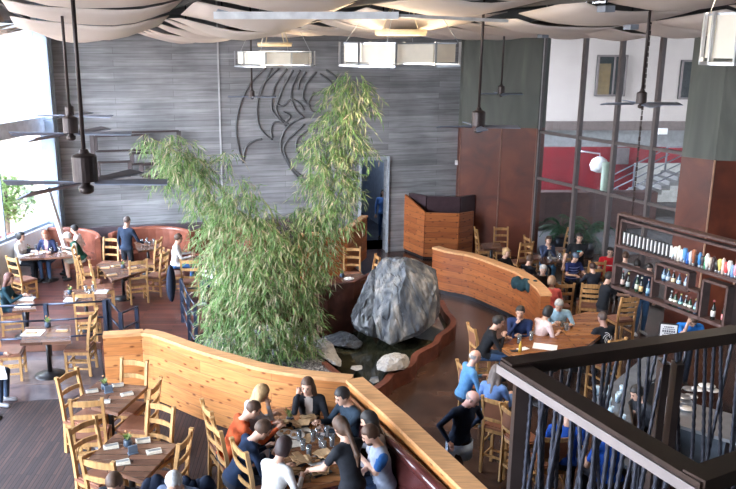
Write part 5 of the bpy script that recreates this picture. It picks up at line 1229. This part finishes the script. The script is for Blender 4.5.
# ---------------------------------------------------------------- bar below the rack
barA = G(654,350,1.1); barB = G(600,480,1.1)
cA, cB, cC, cD = G(650,352,1.1).xy, G(592,400,1.1).xy, G(655,470,1.1).xy, G(760,372,1.1).xy
t = thing('bar_counter', (*cA, 0), 0, 'steel-topped bar counter below the hanging rack, seen through black railing', 'counter'); o = Vector(cA)
cpoly = [cA, cB, G(600,455,1.1).xy, G(640,470,1.1).xy, G(628,402,1.1).xy, G(672,364,1.1).xy]
MB().prism([tuple(p-o) for p in cpoly], 1.04, 1.1).build('counter_top', mat('counter_steel', (0.22,0.25,0.3), 0.25, 0.5), t)
MB().prism([tuple((p-o)*0.97+Vector((0.02,0.0))) for p in cpoly], 0.002, 1.04).build('counter_body', mat('counter_front', (0.06,0.045,0.04), 0.5), t)
t = thing('back_bar_cabinet', (*G(700,420,1.0).xy, 0), 0, 'steel back bar cabinet seen through the right part of black railing', 'cabinet')
for i in range(3): 
    MB().box((0.0+0.8*i,-0.7*i,0.48), (0.9,0.75,0.96), -0.7).build('cabinet_body', mat('cabinet_steel', (0.14,0.17,0.21), 0.3, 0.6), t)
MB().box((0.75,-0.6,0.99), (3.2,0.9,0.05), -0.72).build('cabinet_top', steel, t)
rr = random.Random(4)
for i in range(22):
    px, py = 588+rr.uniform(0,38), 388+rr.uniform(0,62); g = G(px, py, 1.1)
    tt = thing('drinking_glass', (g.x, g.y, 1.103), 0, 'clear glass among the many standing on the bar counter behind railing rods', 'glass', 'glasses on the bar counter')
    MB().lathe([(0.03,0),(0.04,0.13),(0.036,0.13),(0.027,0.01)], n=8).build('glass_body', mat('blue_tint_glass', (0.45,0.6,0.72), 0.1, var=0.1), tt)
for i in range(12):
    g = G(672+rr.uniform(0,40), 388+rr.uniform(0,30), 1.02); tag(MB().lathe([(0.05,0),(0.1,0.02),(0.1,0.03),(0.02,0.01)], n=12).build('stacked_dish', white if i % 3 else steel, loc=(g.x,g.y,1.03+0.03*(i % 4))), 'pale dish on the back bar cabinet, seen through railing rods', 'dish', 'dishes on the back bar')
mx, mn = G(669,352,1.1), None
tt = thing('menu_board', GY(668,335,12.9), radians(-18), 'framed white printed drinks menu standing on the bar under the rack', 'menu board')
MB().box((0,0,0), (0.30,0.03,0.42)).build('board_frame', black, tt); ps_ = MB().box((0,-0.018,0), (0.26,0.01,0.38)).build('printed_sheet', mat('sheet', (0.66,0.65,0.66), 0.6), tt)
q = MB()
for i, (w_, hh_, z_) in enumerate(((0.16,0.02,0.15),(0.2,0.014,0.115),(0.21,0.035,0.075),(0.14,0.02,0.035),(0.2,0.03,-0.005),(0.17,0.016,-0.04),(0.21,0.03,-0.075))): 
    for k in range(6): q.box((-w_/2+w_*(k+.5)/6, -0.025, z_), (w_/8, 0.004, hh_))
q.build('printed_lines', mat('ink', (0.08,0.08,0.1), 0.6), ps_); q = MB(); q.box((0,-0.025,-0.13), (0.24,0.004,0.05)); q.box((0,-0.025,-0.17), (0.2,0.004,0.015)); q.build('printed_footer', mat('pink_ink', (0.45,0.12,0.2), 0.6), ps_)
# fire alarm devices on the rust panels
for x, y, c_, nm, lb in ((501,194,(0.8,0.05,0.04),'fire_alarm','red fire alarm strobe high on the rust panel'), (499,225,(0.75,0.7,0.68),'alarm_pull_box','small white and red box low on the rust panel')):
    p = GY(x, y, 24.28); q = thing(nm, p, 0.37, lb, 'alarm'); MB().box((0,0,0), (0.12,0.08,0.16)).build('housing', mat('alarm_%d' % int(c_[1]*100), c_, 0.4), q); MB().box((0,-0.05,-0.02), (0.06,0.03,0.05)).build('lens', white if c_[1] < .1 else mat('alarm_5', (0.8,0.05,0.04), 0.4), q)
p = onwall(458,162); tag(MB().box((0,0,0), (0.12,0.08,0.14)).build('wall_sensor', whitep, loc=(p.x-0.05,p.y-0.12,p.z)), 'tiny white sensor on the wall edge left of rust panels', 'sensor')
# ---------------------------------------------------------------- people
dk = (0.02,0.022,0.028); jean = (0.05,0.09,0.18); nvy = (0.02,0.035,0.075)
P9 = dict(zf=0.9); P4 = dict(zf=0.4); P0 = dict(zf=0.0)
brn = (0.07,0.035,0.02); blk = (0.012,0.01,0.01); blond = (0.42,0.27,0.13); gry = (0.3,0.29,0.28)
D = lambda base, **k: {**base, **k}
def pp(px, py, b, face, label, **k): return person(px, py, b['zf'], face, label, **k)
# crowded table
pp(259,384,P9,-65,'seated woman with long blond hair and grey top at the crowded table', fem=True, style='long', hair=blond, top=(0.4,0.4,0.43), lean=14, hp=-25, hr=(0.08,0.28,1.02), hl=(-0.1,0.38,0.8))
pp(254,400,P9,-72,'seated person in bright orange sweater with cropped brown hair leaning over the table', top=(0.52,0.10,0.035), hair=brn, style='buzz', lean=28, hp=-25, hr=(0.1,0.62,0.86), hl=(-0.08,0.62,0.86))
pp(264,420,P9,-70,'seated person in dark navy sweater looking down, between orange sweater and white blouse', top=(0.018,0.032,0.07), hair=brn, lean=30, hp=-25, hl=(-0.12,0.45,0.82), hr=(0.12,0.45,0.82))
pp(284,437,P9,-35,'seated woman with short dark hair and white blouse, her back towards us', fem=True, style='bob', hair=(0.03,0.015,0.015), top=(0.62,0.61,0.6), lean=22, hp=-20, hl=(-0.1,0.42,0.8))
pp(311,378,P9,178,'seated woman with long brown hair and black cardigan leaning her head on her raised hand', fem=True, style='long', hair=brn, top=dk, inner=(0.45,0.38,0.34), lean=12, hy=-15, hp=-8, hr=(0.17,0.17,1.08), hl=(-0.15,0.42,0.78), tilt=4)
pp(343,387,P9,120,'seated smiling man in dark blue jacket with short dark hair reaching across the table', top=(0.025,0.04,0.06), hair=blk, lean=16, hp=-18, hl=(-0.1,0.55,0.84), hr=(0.1,0.5,0.86))
pp(371,411,P9,80,'seated woman with long black hair behind the man in blue T-shirt', fem=True, style='long', hair=blk, top=(0.3,0.3,0.34), lean=12, hp=-18)
pp(373,424,P9,100,'seated bearded man in blue and grey T-shirt with folded arms on dark red bench', top=(0.27,0.31,0.40), slc=(0.03,0.12,0.35), sleeve='short', pants=nvy, hair=brn, beard=True, lean=12, hp=-22, hl=(0.12,0.26,0.84), hr=(-0.08,0.3,0.78))
pp(343,417,P9,40,'standing waitress in black T-shirt with long dark ponytail holding a plate at crowded table', pose='stand', fem=True, style='pony', hair=brn, top=(0.02,0.022,0.03), sleeve='short', pants=dk, lean=12, hp=-25, hl=(-0.22,0.42,0.95), hr=(0.1,0.38,0.95), s=0.97)
pp(114,471,P9,175,'dark-haired man in black jacket at bottom left corner, only head and shoulders in view', top=(0.015,0.018,0.025), hair=brn, lean=18, hp=-25)
pp(174,470,P9,170,'grey-haired man in blue shirt at bottom edge, next to the dark-haired man', top=(0.12,0.16,0.25), hair=(0.5,0.5,0.5), lean=18, hp=-25, inner=(0.5,0.5,0.52))
pp(-20,324,P9,-95,'person at the left frame edge, only legs in blue jeans and sneakers showing', top=(0.1,0.12,0.2), pants=(0.04,0.06,0.10), shoes=(0.25,0.25,0.27), hair=brn)
# left area
pp(20,232,P4,-95,'woman with black hair and white sleeves at left end of the window table', fem=True, style='bun', hair=blk, top=(0.75,0.72,0.7), inner=None, lean=8, pants=dk)
pp(45,230,P4,180,'woman with reddish hair and dark blue top facing us at the window table', fem=True, style='long', hair=(0.25,0.08,0.04), top=(0.03,0.04,0.09), inner=(0.45,0.25,0.25), lean=12, hp=-15, pants=jean)
pp(75,225,P4,95,'dark-haired person in white shirt at right of the window table', top=(0.8,0.78,0.76), hair=blk, lean=5, hr=(0.35,0.0,0.85), pants=nvy)
pp(66,233,P4,115,'person in white cap and dark green vest with shorts leaning over the window table', top=(0.02,0.085,0.06), slc=(0.7,0.68,0.62), hair=(0.6,0.55,0.5), hat=('cap',(0.6,0.55,0.5)), lean=28, hp=-15, legs='bare', pants=(0.5,0.48,0.42))
pp(126,216.5,P4,-25,'standing man with shaved head and dark navy shirt before the copper bench', pose='stand', style='buzz', hair=(0.1,0.07,0.06), top=(0.018,0.028,0.05), pants=dk, lean=3, hr=(0.28,0.32,1.0), s=1.03)
pp(177.5,234,P4,-80,'seated man in white shirt and blue jeans left of the bamboo', top=(0.8,0.79,0.78), pants=(0.07,0.16,0.38), shoes=(0.3,0.35,0.4), hair=brn, lean=6)
pp(213,250,P4,95,'person in white top and dark jeans mostly hidden behind the bamboo leaves', top=(0.65,0.65,0.66), pants=nvy, hair=brn, shoes=(0.5,0.5,0.5))
pp(8,273,P4,-85,'seated woman with long brown hair and dark teal jacket at left edge', fem=True, style='long', hair=(0.09,0.03,0.02), top=(0.02,0.05,0.065), lean=10, hp=-10, hr=(0.08,0.4,0.84))
# bar table
S = dict(seat=0.76, foot=0.33)
pp(476,350,P0,-80,'balding man in bright blue shirt seated at left end of the bar table', top=(0.10,0.25,0.48), hair=gry, style='balding', sk=(0.62,0.36,0.28), lean=14, hp=-6, **S)
pp(497,365,P0,-35,'woman with long grey-brown hair and light blue jacket seated next to bald man', fem=True, style='long', hair=(0.13,0.1,0.09), top=(0.14,0.25,0.52), lean=12, hp=-10, **S)
pp(500,316.5,P0,-95,'man in black sweater with raised hand at left end of the curved bar table', top=(0.014,0.015,0.018), hair=blk, lean=22, hp=-8, hr=(0.1,0.36,1.22), hl=(-0.1,0.42,1.12), pants=jean, **S)
pp(520.5,306.5,P0,160,'man in navy sweater resting his chin on his hand behind the bar table', top=(0.018,0.03,0.085), hair=blk, lean=14, hp=-6, hr=(0.05,0.22,1.28), hl=(-0.05,0.4,1.12), **S)
pp(549,306,P0,-60,'woman with black hair and pale pink top turned towards the man in denim', fem=True, style='bob', hair=blk, top=(0.6,0.47,0.47), lean=20, hp=-15, hl=(-0.1,0.45,1.12), **S)
pp(559.5,299,P0,165,'grey-haired man in light blue denim shirt behind the bar table', top=(0.27,0.42,0.52), hair=gry, lean=22, hp=-22, hl=(-0.25,0.42,1.12), hr=(0.05,0.42,1.13), **S)
pp(603,312,P0,20,'man with shaved head in black T-shirt with white print on its back', top=(0.015,0.018,0.025), sleeve='short', hair=(0.06,0.04,0.035), style='buzz', sk=(0.36,0.2,0.16), lean=10, print_=on_back('swirl'), seat=0.60, foot=0.2, pants=dk)
pp(609,272,P0,-85,'server in black T-shirt standing and reaching out one arm near the bar', pose='stand', fem=False, style='short', hair=(0.02,0.015,0.012), top=(0.014,0.016,0.02), sleeve='short', pants=(0.06,0.05,0.05), lean=6, hr=(0.06,0.5,1.12), hl=(-0.2,0.2,0.75), s=0.98)
pp(649,264,P0,185,'standing person in dark jacket and jeans partly hidden by the bottle rack', pose='stand', style='long', hair=blk, top=(0.018,0.024,0.04), pants=(0.05,0.11,0.22), shoes=(0.4,0.4,0.42), s=1.02)
pp(694,314,P0,170,'person in bright blue T-shirt behind the bar, leaning head on hand', pose='stand', top=(0.03,0.20,0.62), sleeve='short', hair=brn, lean=28, hp=-30, hr=(0.1,0.42,1.42), hl=(-0.15,0.5,1.05))
pp(606,420,P0,20,'person in royal blue T-shirt glimpsed between the railing rods', top=(0.015,0.08,0.42), sleeve='short', hair=blk, lean=15, **S)
pp(569,405,P0,-20,'person in deep blue shirt glimpsed through the left part of black railing', top=(0.015,0.07,0.35), sleeve='short', hair=blk, lean=15, pants=dk, **S)
pp(638,385,P0,100,'person in black shirt behind the bar counter seen through railing', pose='stand', top=(0.02,0.022,0.03), sleeve='short', hair=blk, lean=20, hp=-20)
# walkway
pp(470,389,P0,-150,'balding man in dark navy jacket walking along the walkway towards us', pose='walk', top=(0.014,0.024,0.05), pants=(0.035,0.02,0.025), hair=(0.35,0.3,0.28), style='balding', sk=(0.66,0.38,0.33), apron=(0.35,0.45,0.62), lean=12, hp=-25, hy=25, hl=(-0.30,-0.12,0.95), hr=(0.30,0.12,0.98), s=1.04)
# right dining area
pp(548.7,236,P0,180,'woman with glasses and dark hair, hands at her mouth, before the glass wall', fem=True, style='bun', hair=brn, top=(0.045,0.06,0.11), pants=(0.06,0.14,0.24), hr=(0.04,0.22,0.98), hl=(-0.04,0.22,0.98), lean=8)
pp(579.5,233,P0,172,'standing man in black T-shirt with teal print in front of the palms', pose='stand', top=(0.012,0.014,0.018), sleeve='short', hair=blk, pants=dk, hl=(0.12,0.35,1.12), hr=(0.36,0.12,0.85), lean=2, print_=on_back('bars'), s=1.03)
pp(506,248,P0,-150,'blond woman in black top behind the amber partition', fem=True, style='bun', hair=blond, top=(0.015,0.015,0.018), lean=5)
pp(530,255,P0,-60,'brown-haired boy in black T-shirt behind amber partition, his back turned', top=(0.012,0.014,0.02), hair=brn, lean=8, s=0.95)
pp(543.5,265,P0,165,'grey-haired man in dark shirt next to the jacket on the partition', top=(0.03,0.022,0.022), hair=(0.42,0.41,0.4), lean=10, hp=-8, hr=(0.45,0.05,1.05))
pp(552,276,P0,-5,'woman in coral pink top with light brown hair, her back to us', fem=True, style='bob', hair=(0.28,0.17,0.1), top=(0.85,0.18,0.17), lean=12)
pp(575.5,253,P0,-165,'boy in grey beanie and blue striped shirt', top=(0.025,0.035,0.12), sleeve='short', hair=brn, hat=('beanie',(0.1,0.13,0.18)), pants=dk, lean=8, hp=-10, s=0.93, print_=on_back('stripes'))
pp(593,263,P0,10,'dark-haired child in black and white top, his back to us', top=(0.03,0.035,0.05), hair=(0.05,0.02,0.015), lean=8, s=0.88)
pp(610.5,247,P0,165,'person in red T-shirt with dark hair at left end of the bottle rack', top=(0.55,0.02,0.03), sleeve='short', hair=blk, lean=5, print_=on_back('redbars'))
pp(626,252,P0,-20,'dark-haired person in grey shirt seen through the rack near its left end', top=(0.3,0.31,0.32), hair=brn, lean=5)
pp(638,260,P0,-10,'dark-haired person in dark top seen through the rack behind the bottles', top=(0.05,0.03,0.03), hair=blk, lean=5)
person(384,163,0.0,170,'person in blue plaid shirt and jeans standing in the hallway doorway', pose='stand', top=(0.09,0.2,0.5), pants=(0.02,0.05,0.12), hair=blk, style='long', at=(Vector(GY(383.5,200,26.3)).x, 26.3), lean=0)
# jackets and bags
def jacket(px, py, z, a, lb, m, w=0.42, h=0.5, d=0.12):
    g = G(px, py, z); q = MB(); 
    for k in range(9):
        f = k/8; q.ell(((f-.5)*w, 0.01*sin(k*2), -h*0.5+0.03*sin(k*1.7)), (w*0.19, d*(0.6+.3*sin(k*1.9)**2), h*0.52), 8, 8)
    tag(q.build('draped_jacket', m, loc=(g.x,g.y,z), rz=radians(a)), lb, 'jacket')
jacket(525,279,1.2,-40,'dark green jacket draped over the amber partition', cloth((0.02,0.045,0.055)), 0.5, 0.28)
jacket(170,268,1.35,-80,'dark jacket hanging on the chair of the man in white shirt', cloth((0.015,0.02,0.035)), 0.4, 0.75)
jacket(178,478,1.95,0,'dark coat over the chair behind the grey-haired man at bottom', cloth((0.012,0.018,0.035)), 0.6, 0.4)
# ---------------------------------------------------------------- light, sky, camera
w = bpy.data.worlds.new('world'); bpy.context.scene.world = w; w.use_nodes = True; nt = w.node_tree; bg = nt.nodes['Background']
tc = nt.nodes.new('ShaderNodeTexCoord'); sp = nt.nodes.new('ShaderNodeSeparateXYZ'); L(nt, tc.outputs['Generated'], sp.inputs[0])
L(nt, ramp(nt, sp.outputs[2], [(0.0, (0.75,0.78,0.82)), (0.25, (0.86,0.92,1.0)), (1.0, (0.55,0.72,1.0))]), bg.inputs[0]); 
dp_ = N(nt, 'ShaderNodeVectorMath', operation='DOT_PRODUCT'); L(nt, tc.outputs['Generated'], dp_.inputs[0]); dp_.inputs[1].default_value = Vector((-0.8,-0.52,0.28)).normalized()
mr_ = nt.nodes.new('ShaderNodeMapRange'); L(nt, dp_.outputs['Value'], mr_.inputs[0])
for i_, v_ in ((1,0.0),(2,1.0),(3,1.5),(4,42.0)): mr_.inputs[i_].default_value = v_
L(nt, mr_.outputs[0], bg.inputs[1])
def area(loc, rot, sx, sy, e, c=(1,1,1), portal=False):
    l = bpy.data.lights.new('daylight_portal' if portal else 'ceiling_wash', 'AREA'); l.shape = 'RECTANGLE'; l.size = sx; l.size_y = sy; l.energy = e; l.color = c
    if portal: l.cycles.is_portal = True
    o = bpy.data.objects.new(l.name, l); COL.objects.link(o); o.location = loc; o.rotation_euler = rot; return o
area((-9.35, 4.3, 4.2), (0, radians(-90), 0), 5.6, 20.5, 1, portal=True)
for x, y, z in ((-0.3*19,19,6.4),):
    pass
for (px, py, Y, e) in ((275,60,19,60), (400,55,13,110), (745,40,8.5,60)):
    p = GY(px, py, Y); l = bpy.data.lights.new('pendant_bulb', 'POINT'); l.energy = e; l.color = (1,0.85,0.66); l.shadow_soft_size = 0.35; o = bpy.data.objects.new('pendant_bulb', l); COL.objects.link(o); o.location = (p.x, p.y, p.z+0.05)
for (px, py, Y, e) in ((186,26,15,0),(383,27,14,260),(543,39,17,260),(606,12,11,220),(631,30,13,220)):
    if not e: continue
    p = GY(px, py, Y); l = bpy.data.lights.new('spot_bulb', 'SPOT'); l.energy = e*2; l.color = (1,0.8,0.6); l.spot_size = radians(95); l.spot_blend = 0.8; l.shadow_soft_size = 0.12; o = bpy.data.objects.new('spot_bulb', l); COL.objects.link(o); o.location = (p.x, p.y, p.z-0.12)
sc = bpy.context.scene
cam = bpy.data.cameras.new('camera'); co = bpy.data.objects.new('camera', cam); COL.objects.link(co); co.location = (0,0,H); co.rotation_euler = (pi/2-TH, 0, 0)
cam.sensor_width = 36; cam.lens = F/736*36; cam.shift_x = 48/736; cam.clip_start = 0.05; sc.camera = co
sc.view_settings.view_transform = 'Standard'; sc.view_settings.look = 'None'; sc.view_settings.gamma = 1; sc.view_settings.exposure = 0.25; sc.view_settings.use_curve_mapping = False
